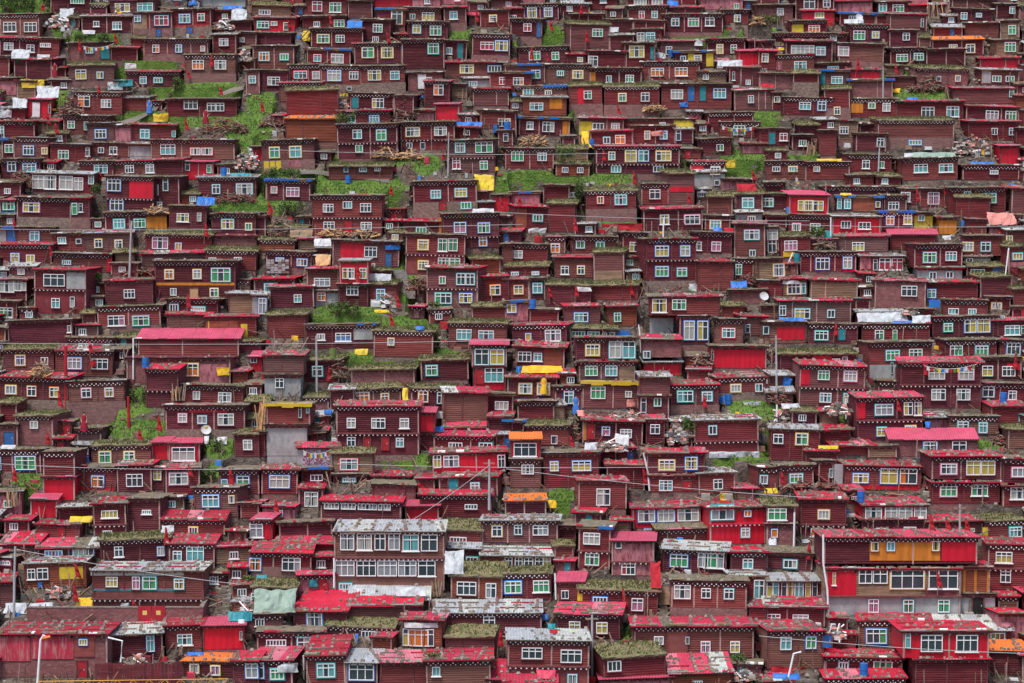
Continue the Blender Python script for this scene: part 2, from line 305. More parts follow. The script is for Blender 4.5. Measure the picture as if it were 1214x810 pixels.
HOUSES = '''
@0 0
0 190 70 170 d* L|47 127 62 46 w;148 130 62 46
240 430 -20 60 d L|365 5 65 25 wg
385 635 75 155 w L|456 113 28 26;556 122 44 36 wt
520 735 0 58 r L|580 35 70 40 wy;688 35 75 40 wt
635 815 62 170 d L f35|653 87 30 32 bt;765 98 65 48 br|D 750 155 20 35 b;P 665 100 60 70 T
815 1000 45 160 d L f38|875 88 52 42 b;953 83 34 36 rg|P 905 122 170 8 R;D 898 142 26 30 b
780 885 -15 20 w C|840 0 40 10
945 1160 -15 30 w C|
0 185 180 265 r* L|41 222 44 36;143 228 36 36
185 280 185 270 d L|215 215 50 20 wc
65 250 283 372 r L|
-20 45 270 360 d L|
680 985 188 285 d* L f30|738 231 32 38 wo;846 230 30 38 bt;960 231 22 26 rc
1005 1120 162 250 w L|1060 200 45 36 wc
1120 1213 155 220 d L|1140 190 32 22 wy
1085 1190 100 150 d L|
330 520 205 290 d B|425 240 34 26 bt|D 497 250 40 60 t
525 650 225 285 r L|
875 1115 262 385 d* L f38|937 307 55 44 wo;1043 307 55 44 wc
330 540 308 415 g L f30|385 352 50 46;474 357 30 32 t
600 850 340 410 r* L|678 380 32 36 wt;748 380 40 24 t
0 80 372 450 d P|
80 170 385 470 d T|
125 240 470 555 r R|234 515 12 40|D 170 520 35 70 w
350 580 440 540 d* L|397 481 56 52 wo;503 490 48 40 wc
580 700 462 525 w L|
790 1120 470 550 d L|903 495 65 44 k;1000 507 40 40;1042 507 38 40
300 510 550 635 d* L|337 591 34 36 wg;408 596 20 40
-10 165 575 665 r* L|5 622 32 52 wt
415 545 585 670 d L|478 634 54 42 b
545 620 595 670 d P|
600 830 590 665 r L|685 635 42 42 t;820 632 18 30 wt
70 230 655 752 d* L|135 712 50 44 b;212 714 26 30 y
10 70 660 752 b L|44 703 40 40 wg
240 425 685 770 d L|300 732 50 42 wg;413 718 18 40
425 610 680 740 d L|478 712 28 26 k;536 712 36 36
610 720 680 740 w C|
715 1110 665 755 d* L|795 708 70 48 wt;925 717 48 34 rc;980 717 52 34 rc
10 190 755 850 d* L|57 787 38 48 b;140 795 62 40 b
380 540 765 850 d* L|478 800 64 40 wt
540 735 762 850 r* L|615 800 42 36;712 800 40 40
735 870 755 850 r L|
870 1010 765 850 r R|887 788 22 40;990 798 22 40 wg
1165 1230 335 445 d B|1196 377 34 36 wt
@300 0
245 445 -10 75 d L|303 31 48 48 wr;390 35 56 46
450 565 5 85 d L|
570 760 -15 30 r R|
585 720 45 120 b L|680 80 50 70 yk
-5 180 25 75 g T|55 60 55 24
5 200 85 150 r R|47 118 56 32 tg;100 112 30 20 o;157 125 22 36 y
235 440 78 130 d L|302 114 30 24;408 112 50 34 wg
-5 180 158 215 d L|
720 890 38 100 d* L|754 80 26 26;828 78 58 38 wy
905 1010 35 145 r L f35|950 72 38 38 wt
1075 1213 50 125 d L|1136 88 34 32 yc
730 920 105 185 d* L|774 139 38 40 t;863 145 54 46 wg
510 650 95 195 d L|589 134 46 40 wg;580 186 30 24 k
275 520 138 220 d* L|332 184 56 40 yg;412 184 42 36 wg
0 195 220 325 d L|53 268 48 40 to;148 270 40 30 tg
480 705 208 300 d* L|544 249 54 48 yg;636 251 54 48 yy
255 460 235 300 b L|304 277 36 34 rt;398 277 58 44 rc
705 905 190 325 d* L|853 231 50 50 tg
710 840 228 305 b L|
905 1010 195 280 d L|926 242 28 30 wt|D 978 245 25 80 t
1035 1213 165 290 d* L f28|1105 218 62 38 wr;1173 216 60 48 by
915 1200 295 370 r L|1011 327 62 40 yy;1142 326 62 30 b
1000 1120 370 410 w C|1040 397 40 24
170 320 310 385 d* L|225 354 62 36 rt;299 358 34 36 pc
320 515 315 430 d* L f30|384 359 64 50 b;477 357 44 38;456 420 22 18
515 720 315 435 d* L f45|576 356 62 48 wy;672 358 44 42 wt
-5 165 335 430 d L|5 377 20 34;97 384 58 40 wc
125 325 393 480 r* L|
735 900 345 430 d B|832 378 30 24|D 800 385 40 70 w
160 405 425 545 g L|
810 930 385 510 r* L|877 426 46 50 wo
935 1010 400 465 d T|
1120 1213 345 420 d L|1182 384 32 36 wr
1040 1210 420 500 r* L|
460 665 445 520 d* L|590 488 56 46 wy|D 482 485 30 55 t
665 760 455 560 d L|
405 650 525 590 r* L|465 563 42 38 wt;574 565 46 36 b
860 975 493 572 r R|
1075 1230 525 610 d L|1185 580 54 38 wy
155 400 560 670 o A|
400 685 590 750 d* L m675|495 635 44 44 wt;609 640 46 50 tg;503 703 36 34 wg
700 955 580 710 d* L m660|757 624 64 42 yc;888 622 60 42 wc;740 688 28 28;803 690 24 32 k
45 290 665 800 d* L f45|104 720 46 50 yg;203 720 54 52 yt|P 100 780 100 40 Y;P 205 775 80 34 P
920 1145 665 815 d* L m745|982 698 46 46 t;1096 698 82 52 wg;963 777 38 42 wr;1093 783 38 42 wg
1160 1230 620 690 d L|1196 650 24 40
-5 45 695 760 d R|
360 660 785 850 g L|440 800 20 30 t;520 803 34 20 t;590 800 30 20
@600 0
-10 85 40 100 r L|35 80 30 16
85 250 22 95 d* L|123 60 44 48 by;200 60 40 44 b
20 170 92 170 d* L|101 131 38 38 wr|D 155 140 18 70 b
300 490 115 240 g L|431 155 50 38 wg
300 460 68 110 d L|
380 525 -10 45 d L|460 5 30 20
575 760 30 90 d* L|642 70 28 36 wr;703 70 30 34
570 770 -20 25 d L|715 8 50 30 p;635 8 60 30 wc
760 930 35 65 r L|
745 1025 70 150 d* L|800 106 36 36 t;886 106 50 40 pg;963 103 44 40 w
1020 1145 50 115 d* L|1094 88 30 34 ty
925 1120 -15 45 w P|1090 30 24 24
470 600 95 155 d L|
600 750 100 170 d L|
490 605 165 235 w L|
600 735 140 190 d L|637 175 36 42 wc;683 177 42 42 t
560 705 205 315 d L|618 245 68 54 yy|D 690 252 16 60 t
730 930 195 270 r L|770 240 30 40 k
950 1130 185 260 d* L|1012 232 30 44 yy;1077 233 30 42 wg
1145 1213 195 240 r L|
385 570 245 320 d L|410 292 45 50 wc
60 295 225 300 d* L|136 263 54 42 wg;234 267 36 38 wg
800 985 245 320 b L|838 276 26 24 b;907 278 34 32 yc|P 875 272 30 36 Y;P 965 283 36 66 Y
1100 1230 240 315 r R|
190 400 308 400 d* L|256 348 32 24 tg;339 353 48 38 yy
395 640 325 405 d* L|486 374 26 32 wt;584 372 40 34 wg|P 410 363 26 60 O
640 915 295 375 d* L|716 342 62 40 wo;828 340 60 40 wo
1055 1205 320 405 r L|1145 390 24 24;1076 360 12 40
-5 185 308 395 b L|141 353 42 40 bg
-5 120 345 430 b L|58 385 50 36 wo
45 290 410 452 b* L|105 437 48 30 yt;200 440 30 22 yk
80 285 460 545 w A|143 505 64 36|P 235 490 60 50 O
300 455 405 520 g L f28|388 450 38 40 wg|P 355 455 30 75 R
465 725 410 520 g* L f25|550 461 36 38 yg;658 460 40 42 k
735 1065 400 515 d L|808 447 58 46 wc;1010 442 58 46 bt|D 874 444 30 68 b;D 930 442 28 70 t
1080 1230 425 520 w L|1159 470 28 36
-5 50 530 650 d L|10 582 26 40 yc
60 300 560 640 b L|112 596 32 36;199 600 56 48 wc|P 283 605 34 65 O
345 555 560 640 r L|435 598 54 30;516 598 40 34 wc|P 375 610 62 65 Y
550 890 565 610 d L|740 587 30 15|P 840 585 94 44 Y
955 1170 535 620 d* L|
1010 1200 580 650 d* L|1103 617 54 46 tg
400 600 620 685 r L|477 664 32 32 t;541 661 48 42 wo
600 800 598 680 d L|668 640 26 40 yc;745 640 36 40 b
800 885 610 680 w L|815 640 24 50 b
915 1065 658 735 d* L|1013 699 34 32 wg
1120 1230 680 725 r P|
-5 225 705 800 d* L|53 740 58 46 wg;170 742 44 38 wt
425 820 693 820 r* L m775|500 738 30 38 yt;590 738 52 54 yy;650 738 48 52 bt;744 738 70 46 yy;520 800 48 34 w;720 800 50 30 wg
870 1035 765 812 r* L|990 800 46 28|P 905 790 60 40 R
@900 0
-10 160 25 100 d B|100 57 32 34 wc
170 355 -10 90 d L|237 18 54 50;320 18 36 36
200 355 50 120 r R|285 71 44 28
360 535 5 65 r P|
560 715 10 60 d L|582 35 38 40 tt;658 40 56 36 wg
720 880 22 75 r L|
615 795 68 145 r L|772 108 14 40
380 550 65 120 b L|440 88 36 24
910 1060 -5 40 d L|
930 1105 45 100 d L|965 78 32 34 wt;1038 72 28 20 t
1120 1230 20 85 d L|1197 48 30 34 wt
970 1130 110 180 d L|
1140 1230 100 180 d T|1197 142 36 44 wg
430 610 120 195 d* L|473 168 56 44 wg;550 166 34 32 t
150 320 100 155 d* L|260 138 54 34 ro|P 180 135 60 48 Y
615 750 145 220 d L|695 174 34 36 w
820 1060 185 260 o L|918 220 40 20;999 231 40 40 yk
1115 1230 190 265 d T|1187 223 54 46 wg
70 410 160 195 d* L|350 180 30 30 t
125 345 195 290 r L|205 237 110 44 wc;290 242 44 40 t
-5 85 240 330 r L|27 275 30 40 yc;25 335 24 20
-5 65 195 240 d L|
375 585 210 330 d L f40|397 245 50 44 pc
620 790 230 310 d* L|676 274 56 36 wg;755 270 46 34 t
790 975 235 315 d L|
85 260 262 345 d* L|195 312 58 42 wt|P 97 310 26 40 P
265 430 300 330 d L|350 322 50 14 t
260 425 335 400 b L|368 379 54 36 wt|D 300 370 25 60 t
160 280 345 430 g L f40|
0 165 350 420 d B|
1045 1230 275 325 r R|
1050 1230 330 400 w L|1122 374 44 30 wg;1186 373 42 28 wg|P 1075 365 40 60 C
735 990 325 400 g* B|847 374 22 24 t;940 370 24 28 y
425 575 330 372 r R|
425 630 380 460 b B|
620 735 365 420 d L|
920 1200 418 490 r L|1192 440 22 40 tg
-5 70 425 520 r L|
60 110 440 520 d L|84 471 28 28 yc
110 350 465 545 d* L|215 502 56 36;295 500 40 44 b
310 430 420 550 g L f40|370 525 28 36 yk
430 650 470 555 d* L|533 500 32 28 yg;601 508 38 40|P 462 510 60 50 O
650 965 480 560 r L|797 531 62 50 w;915 528 60 50 w
975 1230 505 570 r L|1100 546 62 44 w;1190 545 52 44 w
190 280 590 650 g L|
560 920 570 700 g* L f50|737 675 60 24 bt
455 600 635 715 d L|573 672 36 40
375 465 575 690 d T f30|400 617 42 36 w
985 1230 575 665 r L|1112 622 30 32;1197 622 30 34 t
0 145 610 690 d L|115 648 38 36 wr|D 60 655 30 55 t
155 250 640 710 d L|205 677 36 28 wg
285 365 620 735 d L|
1140 1230 690 780 r R|
415 625 735 815 d* L|503 778 36 40;578 778 26 32
30 215 765 850 d* L|82 800 38 24;160 800 40 24 y
215 430 770 850 d* L|270 800 30 24 o
675 940 750 850 d* L|765 795 66 40 wt;885 797 68 40 wt
960 1230 785 850 d* L|1110 815 40 20
@0 200
150 440 22 112 w L|180 66 54 64 c;238 66 54 64 c;312 66 64 64 c;372 70 44 60 c;432 50 26 40
500 730 40 205 d* L m140|536 80 64 56 b;551 175 64 50 bk|P 668 100 114 86 R
730 850 42 190 d L|785 75 24 60 t;741 100 20 50 c;750 170 36 24 t
940 1213 40 140 w* L|1023 97 36 44 tk;1157 97 76 50 tc
0 75 150 215 r L|44 174 56 42 tg|P 50 232 84 56 B
80 335 140 265 d* L f35|147 185 76 44 py
340 425 140 270 r L f40|354 190 24 54 t;383 185 18 40
500 700 208 295 d* L|565 260 52 44 tt;662 260 54 42 tg
695 790 215 300 d O|
800 975 180 310 d L f30|863 232 56 40 w;940 228 20 40 c
1000 1213 215 320 d* L|1078 262 58 46 ty;1179 275 30 34 yg
-5 80 280 355 b L|P 10 315 40 60 C;D 55 318 40 64 b
80 250 280 360 d* L|163 318 44 46 b
250 400 310 395 d L|295 338 40 30 wt;376 345 26 24 k
400 630 302 390 w L|467 352 34 40 yk;561 360 34 42 yc
690 1000 310 400 g* L|757 354 74 56 wp;843 368 30 34 b
1010 1213 320 380 m B|
-5 245 360 445 r* L|72 422 40 42 by;145 425 40 36 wy
255 520 405 490 d* L|315 446 40 20 t|P 515 450 24 70 R
670 975 400 470 r L|752 430 38 14
975 1210 388 480 g* L|1005 430 36 16;1124 432 36 28 c;1130 490 22 36 c
735 1115 440 610 d* L|801 500 40 44 yo;933 499 38 44 yc;1045 502 88 64 tg;821 583 30 34 w;1014 586 38 40 yg|D 918 590 38 46 O;P 925 546 376 13 O
-5 130 525 625 r L|32 556 74 60 c;88 553 44 50 c;118 556 20 40 c
160 410 478 685 r L m570|255 528 102 58 w;264 636 40 46 w;345 630 22 50 c|P 360 530 90 80 C
-5 80 630 705 d L|28 680 62 46 g;100 670 20 50 c
500 725 530 640 r L|614 592 52 42
465 760 655 760 d* L f20|552 717 78 48 wp;667 721 76 46 tg
40 345 720 830 d L|331 762 16 32 c
790 1035 620 680 d* L|822 660 42 36 t;940 664 68 22 t
1080 1225 590 690 w T|
790 990 690 755 r L|
980 1213 700 800 r L|P 1050 745 150 50 A;P 1155 770 30 70 Y;P 990 745 26 50 Y
@300 200
60 270 55 150 b* L|99 102 30 32 rc;188 110 62 44 wp
280 610 130 320 d* L m230|356 187 50 40 w;447 172 44 34;533 185 52 42 w;360 270 52 38;536 272 52 38 w|D 449 280 34 70 R
-5 60 225 320 d L|
760 1060 62 195 d* L f38|866 121 46 38 tt;985 116 56 40 ty;1008 177 48 32 tg|D 898 178 30 36 P
1135 1213 125 205 d R|
715 880 250 315 r L|796 295 48 34 tg|P 890 270 30 80 O
900 1165 215 375 d* L m320|980 278 56 50 bp;1093 281 56 48 b;1088 347 38 42 bo
720 1000 315 500 d L m405|801 362 48 46 yy;893 360 44 60 wg;942 358 44 60 wg;804 458 46 40 yy;900 443 54 46 wg;953 443 50 46 wg
60 280 395 465 d* L|127 432 40 18 b;234 441 50 34 b
375 690 345 460 d L|555 393 60 50;563 466 30 36 c|P 468 390 112 80 R;D 640 430 26 60 b
410 545 435 545 w R s|436 495 26 50;465 495 30 50 c;520 495 34 50
405 545 550 650 d L|470 577 56 44;
545 680 545 650 g L|605 600 40 60 b
255 405 475 575 r L s|327 537 76 40
288 405 575 640 w C|323 606 40 40 ro
5 200 520 590 r L|80 565 50 44 tt
80 290 560 655 r L|213 615 36 38
-5 65 595 720 w C|42 650 36 76 b
820 1065 470 655 r L m565|896 528 30 36 pg;985 522 42 54 t;1029 522 42 54 t;900 613 78 50 tg;1008 612 62 46 b
1075 1213 510 630 r L|1146 574 48 48 oy
70 250 690 800 g L|
250 575 740 850 b* L|322 795 38 30 wc;428 797 74 40 wb|P 522 780 90 60 C
570 850 770 890 g* L|651 820 30 34 y
1035 1213 650 720 g L|1023 697 48 40 t
925 1200 730 850 g* L|998 786 72 50 wt;1102 788 72 46 w
1035 1170 425 510 g A|
1180 1230 360 460 d L|
@600 200
175 300 80 165 d L|
300 340 85 155 d L|316 124 28 24 t
20 160 115 170 b P|
380 615 105 240 g* L f50|448 148 32 34 ro;544 148 56 48 tt
40 195 180 300 r L|147 233 46 32 tg|P 70 235 50 90 A
200 325 165 300 g L|
640 770 75 170 d* L|705 121 52 46
770 890 22 175 g L|P 830 98 120 24 R
650 930 190 290 r L|750 240 44 46 w;881 243 72 44 p
890 1035 15 85 w C|990 12 46 36;997 68 24 24
950 1070 130 220 g L|
1085 1213 118 205 g L|1145 162 54 48 tt
940 1060 225 290 d L|990 265 50 40 y
1090 1213 205 250 w C|1160 237 36 24 y
1080 1225 260 420 r L|1164 313 70 46 tw;1166 400 28 30 t
-5 195 360 450 d* L|48 407 58 38 wc;
195 280 325 400 d* L|233 377 40 42 yo
310 520 325 405 d* L|349 360 40 36 tg;444 364 40 36 tg
550 660 305 400 d* L f?|613 370 60 46
660 900 335 570 d* L m430 f40|736 390 64 50 by;848 390 46 50 bc;736 486 62 48 bg;832 490 46 40 tg
900 1065 305 420 d* L f20|992 368 46 46 wp;910 368 26 40 c
230 410 420 515 r L|278 480 38 40 w;354 480 34 40 y
415 560 395 530 g L|P 485 508 130 50 T
905 1075 440 575 r L|
1080 1170 430 520 d* L|1098 478 30 50 tg
-5 200 460 505 g L|42 496 34 16 t;140 496 34 16 t
-5 110 525 625 r L|60 573 44 42 oy
110 185 520 620 d L|149 565 44 48 t
-5 105 630 720 b P|28 660 44 42 by
190 400 550 655 g L|
400 625 550 620 g L|
275 445 650 740 r L|354 703 66 44 bt
485 620 650 745 r A|528 702 32 42 t
680 1010 605 695 r L f? s|725 648 68 64 wy;818 643 66 50 wg
680 790 695 790 d C|
1060 1230 575 640 d B|
820 960 700 830 d L|866 765 50 90 bc;930 765 50 90 by
985 1120 715 840 d* L|1052 777 62 46 rt
1120 1230 700 790 r L|1140 757 22 40 t
30 290 740 850 r* L|107 795 28 34 b;225 790 76 54 w
295 520 755 805 g L|341 785 64 30 wg;413 785 58 30 wg;483 785 58 30 wg|P 555 780 60 34 B
@900 200 3.866
135 318 120 210 k R v18|188 170 24 46 y;224 170 40 46 yy;270 170 48 46 wy
-5 130 118 185 d L|38 155 54 40 tg
355 565 130 195 b L|368 162 20 48 t;405 162 30 46 t;543 163 22 28 by|P 480 165 100 60 A
570 675 125 190 d* L|615 170 50 36
290 730 85 115 d* L|
650 735 95 165 d L|670 130 44 44 c
735 855 95 175 d L|798 136 54 56 wp
865 1130 90 200 d* L|953 116 32 24 tt;1058 136 58 44 tg
900 1055 130 225 g L|
950 1040 235 300 d L|
1155 1230 90 205 r L|
135 325 215 300 d* L|170 270 38 34 pc;255 269 48 38 wg
335 555 218 300 w R|397 257 46 34 w;482 261 56 32 w
555 705 200 290 b* L|598 238 38 42 bo;680 234 38 42 wy
708 795 205 275 d Y|740 226 30 28 y
825 905 225 300 d O|
350 590 310 380 r L|454 357 56 40 wy
600 805 300 370 k L v22|725 347 66 14
100 235 310 405 g L|146 352 60 46 wp|P 140 390 60 26 Y
35 90 270 380 d L|62 302 50 50 c;60 355 40 60 k
-5 110 415 545 d T|92 466 50 56 y
185 445 385 470 d* L|289 436 64 54 b;405 432 42 54 b;180 430 30 50 c|P 415 468 60 10 R
460 660 400 465 w L|530 440 20 50 w;575 437 54 54 wr;633 437 54 54 wr|P 485 430 50 60 P
710 930 350 455 d* L s|781 407 60 48 tg;879 401 52 42 wt
725 930 455 505 r C|795 490 34 34 t;872 487 34 30 t
940 1110 310 400 d L s|956 358 48 40 y;1037 358 44 42 t
940 1060 400 440 w C|963 424 30 26
950 1120 445 490 g L|1000 476 66 30 wg;|D 1090 467 40 34 b
1140 1230 355 490 g L|1185 402 48 30 ty|P 1185 440 70 24 P
1070 1140 365 410 d L|1110 390 14 30 t
235 450 512 590 r T|
110 220 505 580 r T|160 550 60 50 y;204 550 20 50 t
530 760 515 640 r B|686 560 72 48 w
765 1000 520 595 r L|790 573 40 40 b
1010 1160 495 590 g L|
1040 1150 590 640 d L|1088 630 44 30 y
1160 1230 550 630 g L|
-5 105 515 580 d L|
90 420 605 705 r L|197 665 70 46 t;329 665 34 36 t;107 650 30 46 t
450 690 655 715 w L|
845 1045 605 670 d* L|891 655 48 28 wt;976 655 38 28 wt|P 805 622 50 34 B
790 1100 680 770 d* L|864 726 42 38 tg;968 722 56 60 by;1030 722 60 60 by
20 215 705 800 d L|28 740 26 36 t|P 145 755 130 60 R
225 450 715 800 d* L|286 765 60 42 t|D 377 755 34 60 t
470 780 715 800 d* L|551 762 42 46 g;622 762 22 46 g
1070 1230 695 770 r L|1112 680 28 14;1160 740 70 44 wt;1210 742 20 46 g
1130 1230 280 345 w L|1145 325 28 34 y
@0 400
320 540 5 60 d* L|407 40 70 22 wt;510 44 32 24 wt
20 255 55 180 g* L|97 108 44 48 yw;210 112 34 34
265 530 65 185 r* L|352 123 64 54 bw;470 125 76 50 w
655 1130 3 100 k L v42|
600 1090 100 220 m B|901 153 74 58 yo|P 1010 172 130 90 P
690 845 150 330 r* L m250|
850 1150 230 315 d* L|929 276 34 40 c;1063 281 62 46 c
-5 325 190 330 r* L f35|50 250 50 40 y;150 254 42 48 ok;258 257 42 48 oy
330 590 210 335 d* L f32|411 261 44 44 p;518 262 40 42 p
-5 80 310 415 g L|
80 255 370 510 g* B|164 413 38 36
-5 85 415 510 d B|D 43 477 46 60 b
785 1160 325 475 d* L f40|864 381 40 42 pc;957 389 42 38 t;1069 388 76 56 w|P 985 345 180 20 R
-5 200 535 640 d* L|124 594 100 64 bg;-5 596 20 60 b
205 355 545 660 d* L s|
205 355 660 770 r R|
435 715 510 595 g* L|498 565 54 54 yg;612 565 48 50 yg
720 800 495 580 r R|
800 945 500 590 r R|867 551 108 64 c
370 550 615 720 d* L|463 681 58 54 bo|P 455 733 170 44 R
555 720 605 730 r* L|638 676 78 60 w
725 780 620 720 d L|745 652 40 46
785 945 620 740 r L|845 668 86 56 pc
145 270 765 850 r R|
920 1130 715 850 d* L|1000 773 80 58 bt;1101 767 26 36 yc
1110 1230 455 565 g L|1175 508 44 48 wc
1040 1230 630 740 d* L|1153 682 60 54 bg;1063 686 30 30 b
@300 400
-10 45 90 160 r R|5 105 30 30
50 240 85 180 r L s|
55 225 180 280 d C|126 216 42 46
235 410 105 210 g L|307 160 48 48 t
465 765 150 225 g B|
795 1020 105 200 g L|846 155 54 48 tg
1035 1200 35 140 r* R s|1082 92 66 76 t;1154 93 66 72 t
1040 1195 140 250 d R|1140 178 88 68 wt|D 1073 185 32 70 R
365 480 245 345 w L|
475 700 240 310 g* L|516 282 66 52 yo;624 288 38 44 yo
745 970 240 340 g* L|802 280 44 54 yo;888 285 38 56 tk
395 785 325 555 r* L m455|465 405 42 48 c;593 406 66 50 c;716 406 44 48 c;465 494 40 46;695 497 38 44|D 540 497 28 54 R;D 626 502 30 66 R
785 860 355 450 r R s|
785 860 450 530 m L|
905 1110 260 400 r L|
1105 1230 270 350 b L|1175 322 64 40 wc
1110 1230 375 440 r L|
65 270 320 415 y L s|223 352 14 56 w;259 332 16 52 w
65 255 415 560 d C|
-5 60 450 565 d L|8 512 16 50 p
210 405 520 620 r C|P 298 570 126 84 C
230 370 620 690 b L|301 664 58 30
40 210 625 740 r* L|124 682 94 60 bc
375 570 545 655 g T|454 600 84 54 rw|
380 540 650 690 d L|455 674 60 20 t
520 740 655 680 r L|
215 330 715 800 r L|275 765 64 70 c|
320 700 775 880 r* L|370 800 70 30 c;450 800 70 30 c;540 800 90 30 c;620 800 60 30 c
720 880 795 860 r R|
790 1130 745 850 r* L|1030 800 60 24
855 1140 465 535 r* L|958 512 66 28 w;1102 514 62 36 t
905 1095 425 460 r R|
850 1195 545 640 r R|873 583 36 60 w;939 584 74 56 w;1176 590 34 60 p
880 1160 660 750 r L|1053 710 42 46 t;|D 949 700 46 70 t
@600 400
45 275 45 145 r L|87 93 64 48;150 93 40 40 wt|P 220 90 80 90 A
330 610 5 105 d* L s|409 60 64 52 yy;516 58 58 80 t;580 58 60 80 t
345 610 115 200 r* L|403 158 60 48 wg;497 158 58 50 wt|P 570 165 70 70 T
645 830 10 95 r B s|665 82 34 34 t
650 830 115 180 w R|650 138 40 24
970 1230 45 145 d R|975 90 12 50 k
1000 1230 190 290 r* L f30|1086 240 48 36 yc;1197 240 36 38 wt
5 240 190 285 r L|90 243 60 48 yc;176 243 56 54 yc
360 625 215 335 y L|433 262 70 58 wg;578 268 32 30 c
230 360 235 340 d* L|295 285 46 58 bt
635 775 185 280 w L s|
635 770 280 400 d L|716 306 34 40 tg;650 320 26 70 k
780 1005 225 355 r* L f35|848 278 74 52 tt;952 280 48 44 tt
55 230 305 405 d* L|
205 280 320 400 w T|
-5 85 395 440 b L|
360 645 395 505 r L|471 444 38 42 bp;566 453 56 42 w|D 400 450 32 70 R;P 372 450 24 80 O
660 750 390 505 r L|703 434 46 46 w
95 300 415 510 g* L|229 484 30 40 wp
890 1195 390 545 w L m490|979 437 38 42 t
20 165 480 570 o R s|90 531 108 64 w
20 165 580 710 d* L|102 624 58 46 w
180 440 550 710 d L|231 608 40 46 by;361 608 88 48 by
475 655 605 715 r L|
340 570 680 810 r L|458 755 66 80 c
665 855 550 650 r L s|760 604 74 48 yy
855 940 545 650 r L s|875 595 58 60 by
680 915 655 730 r L|755 700 64 50 wt|D 855 702 36 44 R
910 1085 640 740 w L|1003 694 46 48 w
-5 190 770 850 o L|
@900 400 3.866
500 790 25 195 d* L|613 82 62 46 tg;719 78 62 48 wg;609 140 12 50 t|P 580 160 150 70 C;D 638 165 24 54 R
845 1090 15 90 d* L|900 60 60 46 wg;1020 61 60 44 tg
1100 1230 15 85 d* L|1163 52 66 54 b
95 440 75 170 g L|352 105 36 16;393 100 24 24|P 290 100 84 28 R
180 480 130 315 r* L m230|291 174 54 44 wg;413 175 60 48 pc;302 277 54 44 wt;412 276 54 42 ty|P 205 175 46 90 R
645 1015 115 325 r* L m218|813 170 76 46 wc;948 169 70 50 pc;821 262 66 52 wc;935 262 64 52 wc
1010 1200 95 190 d L|1048 154 50 48 wy;1143 155 60 46 w|P 1165 135 60 30 R
1010 1230 215 300 d* L|1045 250 56 50 t;1159 264 40 42
545 710 205 260 d* L|590 250 50 16;683 250 40 16
450 750 275 470 r* L m380|574 331 82 50 t;685 328 42 60 wy;729 328 32 60 wy;561 431 44 42 ty;694 415 48 18 y|P 468 325 44 90 R
760 880 365 425 w P|
870 1095 365 445 d* L|933 408 50 46 t;1025 414 40 48 tt|
1060 1230 315 400 r L|1205 369 30 34 t
1140 1230 420 510 g L|
595 1000 465 545 k B v45|783 505 64 56 bw;916 503 66 58 w
50 275 420 565 w L|86 467 46 44 w;193 465 54 52 yg
275 420 425 505 r L|
210 360 520 580 r L|
335 520 495 540 r L|
500 630 500 550 d T|
390 740 590 700 r* L|463 647 72 44 by;593 635 80 70 by;682 634 80 70 wo|P 555 688 350 20 R;P 362 630 40 90 C
790 1110 545 650 r* L s|868 603 74 48 p;981 598 66 66 wy;1048 598 66 66 wy
790 1100 665 760 r* L|867 705 76 48 pg;1009 700 76 52 w
1115 1230 560 670 d* L s|1195 618 76 42 p
1115 1230 680 775 r* L|1192 714 84 56 c
90 250 590 690 d* L|170 646 60 42 tg
-5 85 600 700 d* L|18 652 36 40 t
270 340 570 670 d L|329 623 18 40 t
390 470 700 760 r L|440 735 40 16
@0 607
-5 180 150 190 r L v55|
445 600 -40 110 r L m60 v30|522 10 78 36 wy;510 98 44 22 w
600 760 -60 100 d L|695 0 44 20 wt
765 1065 35 105 r* L v40|915 88 42 36 yk
480 800 128 245 g* L v26|565 184 42 50 k;762 190 34 44 b
800 1015 150 265 r* L v45|923 198 82 70 wt;839 207 42 46 wt
180 480 165 215 r L v40|255 195 84 30 wb;396 190 100 40 bc
120 410 240 360 w A v22|205 290 52 56 w;152 290 36 50 k|P 338 290 110 58 Y
440 965 275 465 w L v28 m410|530 330 56 48 wy;645 335 36 60 wp;708 335 64 60 tg;848 340 46 50 ty|P 640 392 370 42 L;P 640 368 400 9 t;P 650 287 440 26 S
-5 60 220 285 d L|20 240 60 20 p
-5 60 330 450 r L v40|
-5 510 578 780 r B v55|395 615 40 30 b|P 70 640 145 130 W;P 250 640 195 110 W;P 400 635 94 100 L;D 388 745 40 80 R
515 770 575 700 w L v60|712 625 36 76 bt
785 955 535 645 r* L v25|875 603 70 52 wt
960 1155 535 648 r R v35|1139 585 14 42 w
860 1130 705 780 o L v35|920 741 42 44 y;1022 748 44 46 yp
1105 1230 700 850 r* L v40|1197 750 60 70 bw
@300 607
-5 95 35 130 r* R|18 88 64 64 w;
125 375 50 110 d L v12|
105 380 145 175 r L v30|340 250 44 40 t;365 200 20 40 t
-5 275 190 300 r* L v45 f40|10 250 54 60 bo;180 246 88 62 w
-5 200 355 460 g L v35|12 410 44 50 w;120 400 40 30 k
385 905 90 370 w* L m218 v50|446 140 66 80 ww;527 140 70 80 wc;601 140 52 80 wk;668 140 54 80 ww;746 145 76 78 wt;834 145 78 80 wk;434 265 92 74 ww;536 266 92 74 wk;635 266 92 74 ww;730 266 86 74 ww;822 266 82 74 wk;438 352 60 30 t
920 1080 85 145 g L v45|970 133 80 28 wr
925 1075 170 240 w L v25|1035 226 54 30 t;1150 240 160 50 wk;1190 238 40 40 w
935 1180 300 410 g A v60|1010 362 92 64 w;1126 370 50 72 w
855 1365 475 580 w* L v58|1117 520 56 56 w
190 450 465 540 r L v90|293 508 74 66 bw
455 800 440 500 r L v40|
460 830 405 430 w T v60|
910 1145 585 660 g L v45|
345 670 540 580 g* L v35|555 575 84 30 w
